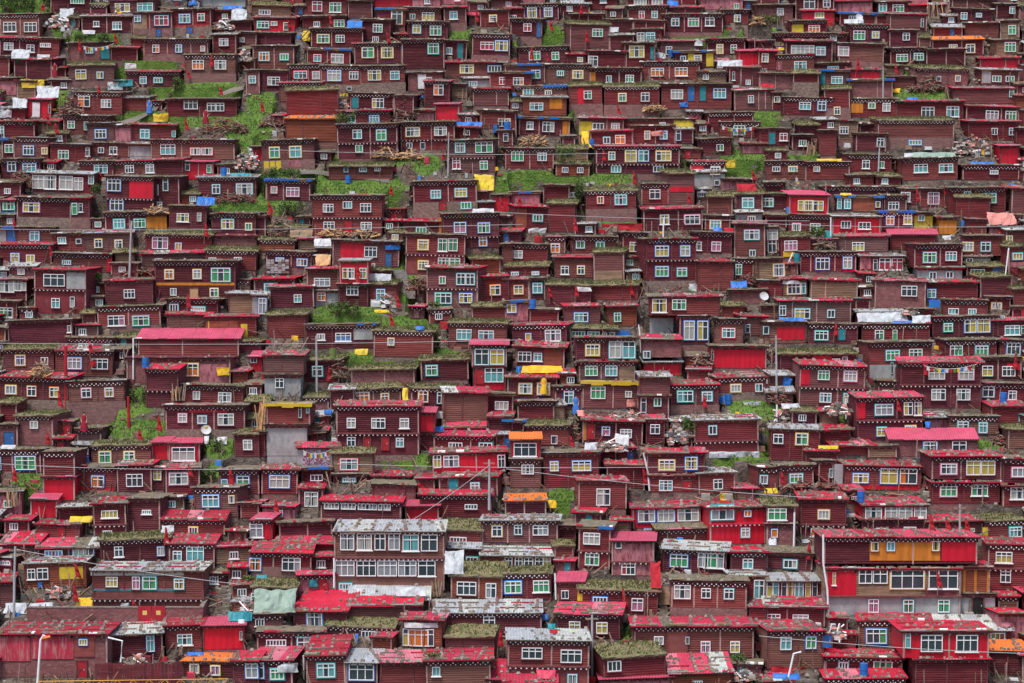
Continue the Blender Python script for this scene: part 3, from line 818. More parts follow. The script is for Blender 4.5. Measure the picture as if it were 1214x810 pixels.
710 895 505 640 r A v30|724 593 30 80 w;783 595 100 80 wo;843 593 30 80 w
20 340 570 650 d* L v25|110 617 94 30 w;255 630 92 78 t
-5 190 700 850 r* L v60|25 748 60 76 b;118 766 64 52 tg
255 440 675 850 r* L v90|348 748 84 66 t
440 590 710 850 w L v60|513 757 118 76 bk
600 840 710 850 r L v55|
820 1125 700 850 r* L v45|868 752 38 44 w
1110 1230 790 850 r L v90|
90 250 860 880 d L|
@600 607
-115 245 38 145 w* L v25|-42 90 48 52 y;58 84 36 46 t;164 86 74 48 w
-120 215 205 275 w L v40|10 240 36 54 wk;58 240 36 54 w;105 240 44 54 wk;155 240 40 54 wk;192 240 36 54 wy
-5 215 290 415 g* L v25|35 354 80 58 bg;168 352 76 56 wg
340 490 75 270 b L m185 v20|402 126 80 56 wc;406 223 68 58 wg|
500 700 135 300 k P m235 v40|533 155 28 34 w;579 270 66 54 wr
600 920 -20 75 r R|665 15 80 60 bc;758 15 80 60 bc;862 15 100 60 wc;670 95 36 36 b
960 1230 -20 150 r R m55|1020 0 110 70 t;1142 8 34 30 bo;1131 98 42 46 t
715 975 80 135 d* L v28|1015 100 80 60 yk
740 1040 178 285 w* L v40|817 233 84 60 bg;930 225 50 70 w;967 225 60 70 wg;1014 225 30 70 w
1060 1230 190 285 r* L v25|1142 244 50 48 w
235 370 330 420 k L v45|280 390 36 40 k|
345 715 368 485 g* L v35|442 418 68 28 bk;619 434 56 60 wp|P 347 400 24 54 Y
780 1135 328 505 d* L v25 f50|944 384 46 48 w;1052 385 46 50 t;832 380 80 66 c|
240 540 480 600 r* L v50|326 544 54 54 wy;455 547 54 54 wy
5 390 605 850 w* L v25 m730|120 668 98 54 wk;305 680 100 62 wk;312 790 44 50 t
605 1170 540 690 r* L v32|722 607 46 40 wc;943 638 46 54 wp;1082 638 46 54 wy;857 607 18 34 b|D 810 610 90 110 m;
460 760 680 850 g L v55|513 722 66 50 w
445 790 785 850 k P v35|
775 1070 755 850 r A v85|905 808 50 24 wg
-5 230 800 880 r L v120|
1060 1230 300 400 w L v10|1195 365 50 90 w
1150 1230 450 540 r L v30|
@910 607
-5 130 -30 60 g L s v30|45 10 88 56 wg
-5 130 60 170 d B|32 100 30 40 bo
155 370 -60 110 r L v35 m60|265 12 52 42 y;233 95 58 40 wo
450 755 -30 30 r R v40 s|500 5 80 60 wc;583 5 60 60 wc;651 5 66 60 wc;721 5 60 60 wc
445 750 35 95 r L|540 85 56 20 w;672 80 60 20 w
755 1020 45 100 r L v30|962 88 34 16 y
1040 1230 40 130 g* L v20|1173 96 60 48 tt|P 1030 92 30 46 Y
1040 1230 155 370 r* L m268 v30|1117 215 78 52 wy;1125 307 50 54 w
-5 210 195 270 d L v30|107 245 64 40 t
265 990 118 246 r* L v20 s|506 163 34 44 w;582 162 38 44 bt;794 160 34 46 w|P 650 175 335 110 O;P 905 180 165 104 R
275 910 270 490 r C v10 m398|314 315 16 60 w;462 305 64 66 w;532 305 70 66 w;660 318 160 90 y;830 318 140 90 w;500 443 50 64 wp;665 445 50 62 tg;832 444 56 60 w|P 350 335 140 130 R;P 580 372 300 46 T;P 820 380 150 36 L
905 1075 390 485 d C||D 994 443 50 80 k
912 1050 262 386 r A s|P 930 325 14 118 O;P 983 325 14 118 O;P 1043 325 14 118 O;P 985 268 130 10 O
1085 1230 480 600 r P v15|
-5 260 325 405 w L v35|8 365 30 74 wy;38 365 28 70 w;76 365 26 70 w;105 365 30 70 wy;147 365 44 74 w;190 365 26 70 wy;222 365 26 70 w
-5 270 448 540 r L v45|28 510 64 54 wr;155 508 76 50 wc
-5 265 560 740 r* L v30|82 620 54 62 wt;203 617 50 58 b;|D 280 610 44 60 b
430 770 515 650 r* L v35|517 587 96 70 bg;|
780 1150 550 605 w L v60|1075 590 90 40 tg
640 1045 565 690 r R v20 s|775 620 104 80 wk;942 620 104 80 wk;663 608 26 70 w
695 1040 695 850 r L v6|
1045 1230 655 770 o L v50|
265 635 685 760 r* L v35|357 730 46 36 t;543 725 90 46 wg;194 708 16 50 wt|
275 650 785 850 r* L v40|
-5 110 800 850 r L v40|
'''

# ------------------------------------------------------------------ the houses
# one line per house: x0 x1 eave base roof wall options | windows (cx cy w h colours) | doors D (k: dark opening painted black) and panels P
# measured in enlarged tiles of the photograph: '@x y scale' gives the tile's corner and enlargement
class House: pass
HS = []
ox = oy = 0.0
sc = 3.99
for line in HOUSES.strip().split('\n'):
    if line.startswith('@'):
        p = line[1:].split()
        ox, oy = float(p[0]), float(p[1])
        sc = float(p[2]) if len(p) > 2 else 3.99
        continue
    a = line.split('|')
    t = a[0].split()
    h = House()
    h.x0, h.x1 = ox + float(t[0]) / sc, ox + float(t[1]) / sc
    h.yt, h.yb = oy + float(t[2]) / sc, oy + float(t[3]) / sc
    h.roof, h.dots, h.wall = t[4][0], '*' in t[4], t[5]
    h.found, h.mid, h.vis, h.up = 0.0, None, None, False
    for o in t[6:]:
        if o == 's': h.up = True
        elif o[0] == 'f': h.found = float(o[1:].strip('?') or 0) / sc
        elif o[0] == 'm': h.mid = oy + float(o[1:]) / sc
        elif o[0] == 'v': h.vis = float(o[1:]) / sc
    h.win, h.ext = [], []
    for w in ';'.join(a[1:]).split(';'):
        w = w.split()
        if len(w) >= 6 and w[0] in 'DP':
            x, y, ww, hh = [float(q) for q in w[1:5]]
            h.ext.append((w[0], ox + x / sc, oy + y / sc, ww / sc, hh / sc, w[5]))
        elif len(w) >= 4:
            x, y, ww, hh = [float(q) for q in w[:4]]
            h.win.append((ox + x / sc, oy + y / sc, ww / sc, hh / sc, w[4] if len(w) > 4 else ''))
    if h.vis is None:
        row = 0 if h.yt < 200 else 1 if h.yt < 400 else 2 if h.yt < 600 else 3
        h.vis = (dict(g=(11, 14, 18, 26), r=(6, 12, 24, 30), w=(6, 10, 22, 30), o=(12, 14, 30, 40), k=(10, 14, 24, 30)).get(h.roof, (4, 6, 10, 16))[row]) / sc
    h.i = len(HS)
    HS.append(h)

# small lean-tos and sheds squeezed into the gaps, where the photograph shows plain huts and clutter
def green0(px, py):
    return max([0] + [1 - ((px - a) / (c * 1.2)) ** 2 - ((py - b) / (d * 1.4)) ** 2 for a, b, c, d in GREEN])
MX, MY = 150, 60      # the village goes on a little past the frame
CW, CH = 607 + MX, 405 + MY // 2
cov = [bytearray(CW) for _ in range(CH)]
def mark(xa, xb, ya, yb):
    xa, xb, ya, yb = xa + MX, xb + MX, ya + MY, yb + MY
    for j in range(max(0, int(ya / 2)), min(CH, int(yb / 2) + 1)):
        for i in range(max(0, int(xa / 2)), min(CW, int(xb / 2) + 1)): cov[j][i] = 1
for h in HS: mark(h.x0, h.x1, h.yt - h.vis, h.yb)
for q in [(70, 84, 28, 76), (470, 487, 318, 350), (386, 396, 498, 520), (262, 272, 680, 735), (350, 358, 32, 72), (1197, 1204, 434, 462), (0, 270, 700, 810), (60, 110, 570, 598), (1170, 1214, 798, 810), (1125, 1180, 160, 190), (0, 60, 0, 18), (400, 520, 190, 245)]: mark(*q)
for j in range(0, CH, 2):
    for i in range(0, CW, 2):
        if green0(i * 2 - MX, j * 2 - MY) > 0.25:
            for a in (0, 1):
                for b in (0, 1):
                    if j + a < CH and i + b < CW: cov[j + a][i + b] = 1
ig = random.Random(5)
for y in range(806, -MY + 22, -3):
    k = F / Yof(y) / 13.0
    x = ig.randint(0, 8) - MX
    while x < 1200 + MX:
        done = False
        for w, hh in ((46, 17), (36, 16), (28, 15), (20, 14)):
            w, hh = w * k, hh * k * 1.05
            if x + w > 1216 + MX or y - hh < -MY: continue
            if ig.random() < 0.35 and (x > 1190 or x < 0 or y < 8): w *= 1.4; hh *= 1.35
            a, b, c, d = int((x + MX) / 2), int((x + w + MX) / 2), int((y - hh + MY) / 2), int((y + MY) / 2)
            tot = sum(sum(cov[j][a:b]) for j in range(max(0, c), min(CH, d)))
            if tot <= 0.14 * (b - a) * (d - c):
                h = House()
                h.x0, h.x1, h.yt, h.yb = x + ig.uniform(0, 2), x + w - ig.uniform(0, 2), y - hh * ig.uniform(0.8, 1.0), float(y)
                h.roof = ig.choice('ddddggrw' if y < 420 else 'ddgrrrrw')
                h.dots, h.wall = ig.random() < 0.25, ig.choice('LLLLLLTBAP')
                h.found, h.mid, h.up = 0.0, None, False
                h.vis = ig.uniform(1.2, 3.5) if y < 420 else ig.uniform(3, 6)
                h.win, h.ext = [], []
                q = ig.random()
                cx, cy = (h.x0 + h.x1) / 2, (h.yt + h.yb) / 2
                ww = 8.5 * k
                if q < 0.40: h.win.append((cx + ig.uniform(-.2, .2) * w, cy, ww, ww * 0.85, ''))
                elif q < 0.52 and w > 30 * k:
                    h.win.append((cx - w * .22, cy, ww, ww * .85, '')); h.win.append((cx + w * .22, cy, ww, ww * .85, ''))
                elif q < 0.66: h.ext.append(('D', cx + ig.uniform(-.25, .25) * w, h.yb - hh * .36, 6 * k, hh * .72, ig.choice('btRRm')))
                h.i = len(HS)
                HS.append(h)
                mark(h.x0 - 3 * ig.random(), h.x1 + 4 * ig.random(), h.yt - h.vis, h.yb)
                x += w
                done = True
                break
        if not done: x += 4
for h in HS:
    h.rg = random.Random(1000 + h.i * 7)
    h.Y = Yof(h.yb) + h.rg.uniform(-0.2, 0.2) + (h.i % 7) * 0.011
def xov(a, b): return min(a.x1, b.x1) - max(a.x0, b.x0)
for h in HS:
    h.low = None
    if h.up:
        c = [b for b in HS if b is not h and -3 < b.yt - h.yb < 8 and xov(a=h, b=b) > 0.4 * min(h.x1 - h.x0, b.x1 - b.x0)]
        if c:
            h.low = max(c, key=lambda b: xov(h, b))
for h in HS:
    if h.low is not None: h.Y = h.low.Y - 0.06
for h in HS:
    far = 5.2
    for b in HS:
        if b is h or b is h.low or b.low is h: continue
        if xov(h, b) > 0.12 * (h.x1 - h.x0) and b.Y > h.Y + 0.6 and b.yb > h.yt - 40:
            far = min(far, b.Y - h.Y - 0.3)
    h.L = max(1.9, min(far, 5.2))
for h in HS:
    if h.low is not None: h.L = h.low.L = max(1.9, min(h.low.L, h.L))
for h in HS:
    a, b = at(h.x0, h.yb, h.Y), at(h.x1, h.yb, h.Y)
    top = at(h.x0, h.yt, h.Y)
    h.base = Vector(((a.x + b.x) / 2, h.Y, a.z))
    h.W = b.x - a.x
    h.H = top.z - a.z
    tilt = math.tan(R(h.rg.uniform(1.0, 4.0)))
    if h.vis:
        zb = at(h.x0, h.yt - h.vis, h.Y + h.L).z
        tilt = max(-0.06, min(0.42, (zb - top.z) / h.L))
    h.tilt = tilt
    h.HB = h.H + tilt * h.L
    h.rz = R(h.rg.uniform(-1, 1) * (9 if h.W < 5.2 else 5)) if h.low is None and not h.up and h.W < 6.5 and not any(b.low is h for b in HS) else 0.0
    h.ry = R(h.rg.uniform(-1.8, 1.8)) if h.rz else 0.0
    vx0, vx1, vy0, vy1 = max(0, h.x0), min(1214, h.x1), max(0, h.yt - 4), min(810, h.yb)
    h.area = max(0, vx1 - vx0) * max(0, vy1 - vy0)
    for b in HS:
        if b is not h and b.Y < h.Y - 0.05:
            w_, hh_ = min(vx1, b.x1) - max(vx0, b.x0), min(vy1, b.yb) - max(vy0, b.yt - 4)
            if w_ > 0 and hh_ > 0: h.area -= 0.8 * w_ * hh_
    h.lc = h.rg.choice([0, 0, 1, 1, 2, 2, 3, 3, 4, 4, 5, 6, 7, 8, 9, 10])

def local(h, px, py):
    p = at(px, py, h.Y)
    return p.x - h.base.x, p.z - h.base.z

def corr(mb, x0, x1, y0, y1, zf, zb, m, pitch=0.2, amp=0.02, rg=rnd):
    """one corrugated sheet sloping from (y0,zf) up to (y1,zb) with a turned-down front edge"""
    n = max(2, int((x1 - x0) / (pitch / 2)))
    k = mb.mi(m)
    b = len(mb.v)
    for i in range(n + 1):
        x = x0 + (x1 - x0) * i / n
        d = amp if i % 2 else -amp
        mb.v.append((x, y0, zf + d - 0.05)); mb.v.append((x, y0, zf + d)); mb.v.append((x, y1, zb + d))
    for i in range(n):
        q = b + 3 * i
        mb.f.append((q, q + 3, q + 4, q + 1)); mb.m.append(k)
        mb.f.append((q + 1, q + 4, q + 5, q + 2)); mb.m.append(k)

def logface(mb, p0, p1, n, z0, z1a, z1b, m, pitch):
    """vertical face of stacked logs from p0 to p1 (xy), outward normal n; top height z1a at p0, z1b at p1"""
    cnt = max(1, int(round((max(z1a, z1b) - z0) / pitch)))
    k = mb.mi(m)
    prof = []
    for i in range(cnt):
        prof += [(i / cnt, -0.02), ((i + 0.20) / cnt, 0.04), ((i + 0.72) / cnt, 0.045)]
    prof.append((1.0, -0.02))
    b = len(mb.v)
    for t, d in prof:
        mb.v.append((p0[0] + n[0] * d, p0[1] + n[1] * d, z0 + (z1a - z0) * t))
        mb.v.append((p1[0] + n[0] * d, p1[1] + n[1] * d, z0 + (z1b - z0) * t))
    for i in range(len(prof) - 1):
        mb.f.append((b + 2 * i, b + 2 * i + 1, b + 2 * i + 3, b + 2 * i + 2)); mb.m.append(k)

WALLM = dict(R='redsheet', B='brick', C='concrete', O='ochre', T='tanwood', A='rustlog', P='pinksheet', Y='yellowsheet')
def wall_box(mb, x0, x1, y0, y1, z0, zf, zb, wall, h):
    if wall in 'LAT':
        m = 'log%d' % h.lc if wall == 'L' else WALLM[wall]
        logface(mb, (x0, y0), (x1, y0), (0, -1), z0, zf, zf, m, 0.165)
        logface(mb, (x1, y0), (x1, y1), (1, 0), z0, zf, zb, m, 0.165)
        logface(mb, (x0, y1), (x0, y0), (-1, 0), z0, zb, zf, m, 0.165)
        mb.face([(x1, y1, z0), (x0, y1, z0), (x0, y1, zb), (x1, y1, zb)], m)
    else:
        m = 'plaster%d' % h.lc if wall == 'm' else WALLM[wall]
        if wall in 'RPYO':
            n = max(2, int((x1 - x0) / 0.22))
            k = mb.mi(m); b = len(mb.v)
            for i in range(n + 1):
                x = x0 + (x1 - x0) * i / n
                d = -0.025 if i % 2 and 0 < i < n else 0
                mb.v.append((x, y0 + d, z0)); mb.v.append((x, y0 + d, zf))
            for i in range(n):
                q = b + 2 * i
                mb.f.append((q, q + 2, q + 3, q + 1)); mb.m.append(k)
        else:
            mb.face([(x0, y0, z0), (x1, y0, z0), (x1, y0, zf), (x0, y0, zf)], m)
        mb.face([(x1, y0, z0), (x1, y1, z0), (x1, y1, zb), (x1, y0, zf)], m)
        mb.face([(x0, y1, z0), (x0, y0, z0), (x0, y0, zf), (x0, y1, zb)], m)
        mb.face([(x1, y1, z0), (x0, y1, z0), (x0, y1, zb), (x1, y1, zb)], m)

CURT = ['', '', '', '', '', 't', 'g', 'c', 'y', 'w', 't', 'w', '']
def window_mb(w, hh, code, rg):
    """frame (origin = centre on the wall face) and pane"""
    case, cur = 'w', None
    if code:
        if code[0] in 'wbtrypo': case = code[0]
        else: cur = code[0]
        if len(code) > 1: cur = code[1]
    if cur is None:
        cur = rg.choice(CURT)
    if cur == 'k': cur = ''
    fr, pn = MB(), MB()
    x, z = w / 2, hh / 2
    c = min(0.075, w * 0.08)
    if case != 'w':
        m = 'case_' + case
        fr.box(-x - c, x + c, -0.11, 0.0, z, z + c, m)
        fr.box(-x - c, x + c, -0.11, 0.0, -z - c, -z, m)
        fr.box(-x - c, -x, -0.11, 0.0, -z, z, m)
        fr.box(x, x + c, -0.11, 0.0, -z, z, m)
    elif rg.random() < 0.6:
        fr.box(-x - 0.08, x + 0.08, -0.16, 0.0, -z - 0.07, -z, 'dot' if rg.random() < 0.5 else 'postdark')
    b = min(0.062, w * 0.085)
    y0, y1 = -0.14, -0.02
    fr.box(-x, x, y0, y1, z - b, z, 'white'); fr.box(-x, x, y0, y1, -z, -z + b, 'white')
    fr.box(-x, -x + b, y0, y1, -z + b, z - b, 'white'); fr.box(x - b, x, y0, y1, -z + b, z - b, 'white')
    b2 = b * 0.45
    ya, yb_ = y0 + 0.012, y1
    asp = w / hh
    cols = 1 if w < 0.55 else (2 if asp < 1.15 else (3 if asp < 1.9 else max(3, int(round(asp * 1.8)))))
    tz = z - b - (hh - 2 * b) * 0.30 if hh > 0.75 else z - b
    if tz < z - b:
        fr.box(-x + b, x - b, ya, yb_, tz - b2, tz + b2, 'white')
    iw = w - 2 * b
    for i in range(1, cols):
        xx = -x + b + iw * i / cols
        if tz < z - b:
            fr.box(xx - b2, xx + b2, ya, yb_, tz + b2, z - b, 'white')
        fr.box(xx - b2, xx + b2, ya, yb_, -z + b, tz - b2 if tz < z - b else z - b, 'white')
    yp = -0.075
    def pane(xa, xb, za, zb2, m): pn.face([(xa, yp, za), (xb, yp, za), (xb, yp, zb2), (xa, yp, zb2)], m)
    xl, xr, zl, zt = -x + b, x - b, -z + b, z - b
    if not cur:
        pane(xl, xr, zl, zt, 'glass')
    else:
        m = 'curt_' + cur
        mode = rg.choice([0, 0, 1, 1, 2, 3])
        if mode == 0: pane(xl, xr, zl, zt, m)
        elif mode == 1:
            q = iw * rg.uniform(0.26, 0.42)
            pane(xl, xl + q, zl, zt, m); pane(xl + q, xr - q, zl, zt, 'glass'); pane(xr - q, xr, zl, zt, m)
        elif mode == 2:
            pane(xl, xr, zl, tz, m)
            if tz < zt: pane(xl, xr, tz, zt, 'glass')
        else:
            q = xl + iw * rg.choice([0.33, 0.5, 0.66])
            if rg.random() < 0.5: pane(xl, q, zl, zt, m); pane(q, xr, zl, zt, 'glass')
            else: pane(xl, q, zl, zt, 'glass'); pane(q, xr, zl, zt, m)
    return fr, pn

def house_parts(h):
    """list of (name, MB, offset, [children], kind)"""
    rg = h.rg
    P = []
    W, H, L, HB = h.W, h.H, h.L, h.HB
    x0, x1 = -W / 2, W / 2
    wl = MB()
    f = 0.0
    if h.found > 0: f = local(h, h.x0, h.yb - h.found)[1]
    zm = local(h, h.x0, h.mid)[1] if h.mid else None
    if zm:
        lowm = 'm' if rg.random() < 0.55 and h.wall in 'LR' else h.wall
        if h.wall == 'C': wall_box(wl, x0, x1, 0, L, f, zm, zm, 'C', h); wall_box(wl, x0, x1, 0.01, L, zm, H, HB, 'T', h)
        else:
            wall_box(wl, x0, x1, 0, L, f, zm, zm, lowm, h)
            wall_box(wl, x0, x1, 0.01, L, zm, H, HB, h.wall, h)
    else:
        wall_box(wl, x0, x1, 0, L, f, H, HB, h.wall, h)
    if h.wall in 'LATRB' or zm:
        pm = 'post' if rg.random() < 0.55 else 'postdark'
        xs = [x0 + 0.05, x1 - 0.05]
        wx = sorted(local(h, w[0], w[1])[0] for w in h.win)
        for a, b in zip(wx, wx[1:]):
            if 1.6 < b - a and len(wx) < 5: xs.append((a + b) / 2)
        if not h.win and W > 3.2: xs.append(rg.uniform(-0.2, 0.2) * W)
        for x in xs:
            blocked = any(abs(local(h, w[0], w[1])[0] - x) < 0.09 + (local(h, w[0] + w[2] / 2, w[1])[0] - local(h, w[0] - w[2] / 2, w[1])[0]) / 2 for w in h.win if x not in xs[:2])
            if not blocked:
                wl.box(x - 0.055, x + 0.055, -0.075, 0.03, f, H - 0.02, pm)
    P.append(('wall', wl, (0, 0, 0), [], None))
    # foundation down into the slope
    if h.low is None:
        fb = MB()
        fm = 'concrete' if h.wall == 'C' else rg.choice(['stonebase', 'mudbase', 'mudbase'])
        e = 0.06 if f > 0 else -0.03
        fb.box(x0 - e, x1 + e, -e, L, -3.0, f - 0.004, fm)
        P.append(('foundation', fb, (0, 0, 0), [], None))
    # roof
    ov = rg.uniform(0.22, 0.42)
    so = rg.uniform(0.10, 0.28)
    s = h.tilt
    def zr(y): return H + s * y
    y0, y1 = -ov, L + 0.12
    rx0, rx1 = x0 - so, x1 + so
    rf = MB()
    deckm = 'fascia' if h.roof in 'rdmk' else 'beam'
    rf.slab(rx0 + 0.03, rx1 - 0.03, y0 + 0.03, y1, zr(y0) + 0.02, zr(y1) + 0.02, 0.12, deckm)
    kids = []
    big = (W * L) > 9
    if h.roof in 'rwok':
        x = rx0
        while x < rx1 - 0.05:
            ww = min(rg.uniform(0.8, 1.5), rx1 - x)
            if rx1 - x - ww < 0.35: ww = rx1 - x
            if h.roof == 'k' or h.roof == 'r' and h.wall == 'R' and h.W < 3.4: m = 'tinpink'
            elif h.roof == 'r' and rg.random() < 0.05: m = rg.choice(['palet2', 'dirtroof', 'tin4'])
            elif h.roof == 'r': m = 'tin%d' % rg.choice([h.lc % 4, h.lc % 4, h.lc % 4, (h.lc + 1) % 5])
            elif h.roof == 'w': m = rg.choice(['palet', 'palet', 'palet2', 'silver'])
            else: m = 'orangetin'
            e = rg.uniform(-0.10, 0.05)
            dz = rg.uniform(0.045, 0.075)
            corr(rf, x, x + ww + 0.02, y0 + e, y1 + rg.uniform(-0.1, 0.1), zr(y0 + e) + dz, zr(y1) + dz, m)
            x += ww
    elif h.roof == 'g':
        n, mm = max(3, int((rx1 - rx0) / 0.35)), max(3, int((y1 - y0) / 0.5))
        b = len(rf.v); k = rf.mi('sod')
        for j in range(mm + 1):
            for i in range(n + 1):
                ed = (i in (0, n)) or (j == 0)
                y = y0 + (y1 - y0) * j / mm + (rg.uniform(-0.08, 0.08) if j == 0 else 0)
                rf.v.append((rx0 + (rx1 - rx0) * i / n, y, zr(y) + (0.06 if ed else 0.13) + rg.uniform(-0.05, 0.07)))
        for j in range(mm):
            for i in range(n):
                q = b + j * (n + 1) + i
                rf.f.append((q, q + 1, q + n + 2, q + n + 1)); rf.m.append(k)
        b2 = len(rf.v); kd = rf.mi('dirtroof')
        for i in range(n + 1): rf.v.append((rx0 + (rx1 - rx0) * i / n, y0, zr(y0) - 0.03))
        for i in range(n): rf.f.append((b2 + i, b2 + i + 1, b + i + 1, b + i)); rf.m.append(kd)
        gb = MB()
        for _ in range(int(26 * W * min(L, 4))):
            x, y = rg.uniform(rx0, rx1), rg.uniform(y0, y1)
            hh = rg.uniform(0.06, 0.24) * (1.6 if rg.random() < 0.08 else 1)
            z = zr(y) + 0.12
            dx, w = rg.uniform(-0.1, 0.1), rg.uniform(0.03, 0.07)
            gb.face([(x - w, y, z), (x + w, y + 0.03, z), (x + dx, y - 0.04, z + hh)], 'blade' if rg.random() < 0.35 else 'sod')
        kids.append(('roof_grass', gb, 'stuff'))
    else:
        m = dict(d='dirtroof', b='dirtroof', y='dirtroof', m='plaster%d' % h.lc)[h.roof]
        n = max(3, int((rx1 - rx0) / 0.5)); mm = max(2, int((y1 - y0) / 0.8))
        b = len(rf.v); k = rf.mi(m)
        for j in range(mm + 1):
            for i in range(n + 1):
                y = y0 + (y1 - y0) * j / mm + (rg.uniform(-0.07, 0.05) if j == 0 else 0)
                rf.v.append((rx0 + (rx1 - rx0) * i / n, y, zr(y) + rg.uniform(0.04, 0.13)))
        for j in range(mm):
            for i in range(n):
                q = b + j * (n + 1) + i
                rf.f.append((q, q + 1, q + n + 2, q + n + 1)); rf.m.append(k)
        if h.roof == 'd' and rg.random() < 0.4:
            gb = MB()
            for _ in range(int(12 * W)):
                x, y = rg.uniform(rx0, rx1), rg.uniform(y0, y1)
                gb.face([(x - .05, y, zr(y) + .06), (x + .05, y + .02, zr(y) + .06), (x + rg.uniform(-.08, .08), y, zr(y) + rg.uniform(.15, .3))], 'blade' if rg.random() < .6 else 'sod')
            kids.append(('roof_grass', gb, 'stuff'))
        if h.roof in 'by':
            mm_ = 'bluesheet' if h.roof == 'b' else 'yellowsheet'
            xa = rx0
            while xa < rx1 - 0.1:
                xb = min(rx1, xa + rg.uniform(0.5, 1.1))
                if rg.random() < 0.5 or h.roof == 'y':
                    d = rg.uniform(0.03, 0.09) * (3 if h.roof == 'y' else 1)
                    rf.hexa([(xa, y0 - 0.03, zr(y0) - d), (xb, y0 - 0.03, zr(y0) - d * rg.uniform(0.7, 1.1)), (xb, y0 + 0.9, zr(y0 + 0.9) + 0.13), (xa, y0 + 0.9, zr(y0 + 0.9) + 0.13),
                             (xa, y0 - 0.05, zr(y0) + 0.15), (xb, y0 - 0.05, zr(y0) + 0.15), (xb, y0 + 0.9, zr(y0 + 0.9) + 0.16), (xa, y0 + 0.9, zr(y0 + 0.9) + 0.16)], mm_)
                xa = xb
    # weights and odds and ends lying along the roof
    st = MB()
    bare = h.wall == 'R' and h.W < 3.4
    if not bare and h.roof != 'k':
        dens = dict(k=0, r=2.4, w=1.4, o=2.2, d=2.2, m=1.4, b=1.6, y=1.2, g=0.35)[h.roof]
        for _ in range(int(dens * W)):
            x = rg.uniform(rx0, rx1); y = y0 + rg.uniform(0.05, 0.35) if rg.random() < 0.55 else rg.uniform(y0, y1)
            st.stone((x, y, zr(y) + 0.15), rg.uniform(0.07, 0.16), rg.choice(['stone', 'stone', 'plank', 'stonepale']), rg)
        if h.roof in 'dby' or (h.roof == 'r' and rg.random() < 0.5):
            x = rx0
            while x < rx1:
                w = rg.uniform(0.15, 0.7)
                if rg.random() < 0.62:
                    y = y0 + rg.uniform(-0.06, 0.12)
                    hh = rg.uniform(0.04, 0.13)
                    m = rg.choice(['plank', 'plank', 'dirtroof', 'dirtroof', 'tin1', 'dot', 'sod', 'stone', 'tanwood', 'tin3'] if rg.random() < 0.6 else ['plank', 'dirtroof'])
                    st.box(x, min(rx1, x + w), y, y + rg.uniform(0.15, 0.6), zr(y) + 0.08, zr(y) + 0.10 + hh, m)
                x += w
        if h.roof in 'rw' and L > 2.6 and rg.random() < 0.6:
            for y in (y0 + 0.30 * (y1 - y0), y0 + 0.68 * (y1 - y0)):
                x = rx0 + rg.uniform(0.1, 0.4)
                while x < rx1 - 0.4:
                    w = rg.uniform(0.8, 2.2)
                    st.slab(x, min(rx1, x + w), y - 0.05, y + 0.05, zr(y) + 0.16, zr(y) + 0.16 + s * 0.1, 0.09, rg.choice(['plank', 'stone', 'tin3']))
                    x += w + rg.uniform(0.1, 0.8)
        if h.roof in 'rwo':
            if h.vis > 4.5 and rg.random() < 0.75:
                x = rx0 + rg.uniform(0.1, 0.5)
                while x < rx1 - 0.1:
                    y = y0 + 0.1
                    skew = rg.uniform(-0.12, 0.12)
                    while y < y1 - 0.2:
                        if rg.random() < 0.5: st.stone((x + skew * (y - y0), y, zr(y) + 0.14), rg.uniform(0.09, 0.17), rg.choice(['stone', 'stone', 'plank', 'mudbase', 'stonepale']), rg)
                        y += rg.uniform(0.2, 0.4)
                    x += rg.uniform(0.9, 1.8)
            for y in (y0 + 0.12, (y0 + y1) / 2):
                x = rx0
                while x < rx1:
                    if rg.random() < 0.5: st.stone((x, y + rg.uniform(-.08, .08), zr(y) + 0.14), rg.uniform(0.07, 0.14), rg.choice(['stone', 'stone', 'stonepale', 'plank']), rg)
                    x += rg.uniform(0.2, 0.7)
            for _ in range(int(W * L * 0.3)):
                x, y = rg.uniform(rx0, rx1), rg.uniform(y0, y1)
                st.stone((x, y, zr(y) + 0.14), rg.uniform(0.08, 0.17), rg.choice(['stone', 'stone', 'plank', 'stonepale', 'dirtroof']), rg)
    if h.roof in 'drb' and rg.random() < 0.6:
        x = rx0
        while x < rx1 - 0.2:
            w = rg.uniform(0.5, 2.2)
            if rg.random() < 0.6:
                st.slab(x, min(rx1, x + w), y0 - 0.03, y0 + 0.10, zr(y0) + 0.13 + rg.uniform(0, .04), zr(y0) + 0.15, 0.05, rg.choice(['grey', 'post', 'stonepale', 'palet', 'tin4', 'tanwood']))
            x += w
    if st.v: kids.append(('weight_stones', st, 'stuff'))
    P.append(('roof', rf, (0, 0, 0), kids, None))
    # eaves: board with rows of white beam ends
    ev = MB()
    zb = H - 0.10
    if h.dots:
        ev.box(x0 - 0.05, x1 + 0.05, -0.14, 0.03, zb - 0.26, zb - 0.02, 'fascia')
        n = max(3, int(W / 0.34))
        for i in range(n):
            x = x0 + W * (i + 0.5) / n
            q = rg.uniform(0.03, 0.05); ev.box(x - q, x + q, -0.22, -0.141, zb - 0.11, zb - 0.035, 'dot' if rg.random() < 0.85 else 'post')
            if i < n - 1 and rg.random() < 0.96:
                x += W / n / 2
                ev.box(x - 0.035, x + 0.035, -0.17, -0.141, zb - 0.24, zb - 0.18, 'dot')
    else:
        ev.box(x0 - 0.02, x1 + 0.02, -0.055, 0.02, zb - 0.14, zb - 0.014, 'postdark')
        n = max(3, int(W / 0.55))
        for i in range(n):
            x = x0 + W * (i + 0.5) / n + rg.uniform(-0.05, 0.05)
            ev.box(x - 0.05, x + 0.05, -ov * 0.8, 0.02, zb - 0.10, zb - 0.012, 'beam')
    P.append(('eave_beams', ev, (0, 0, 0), [], None))
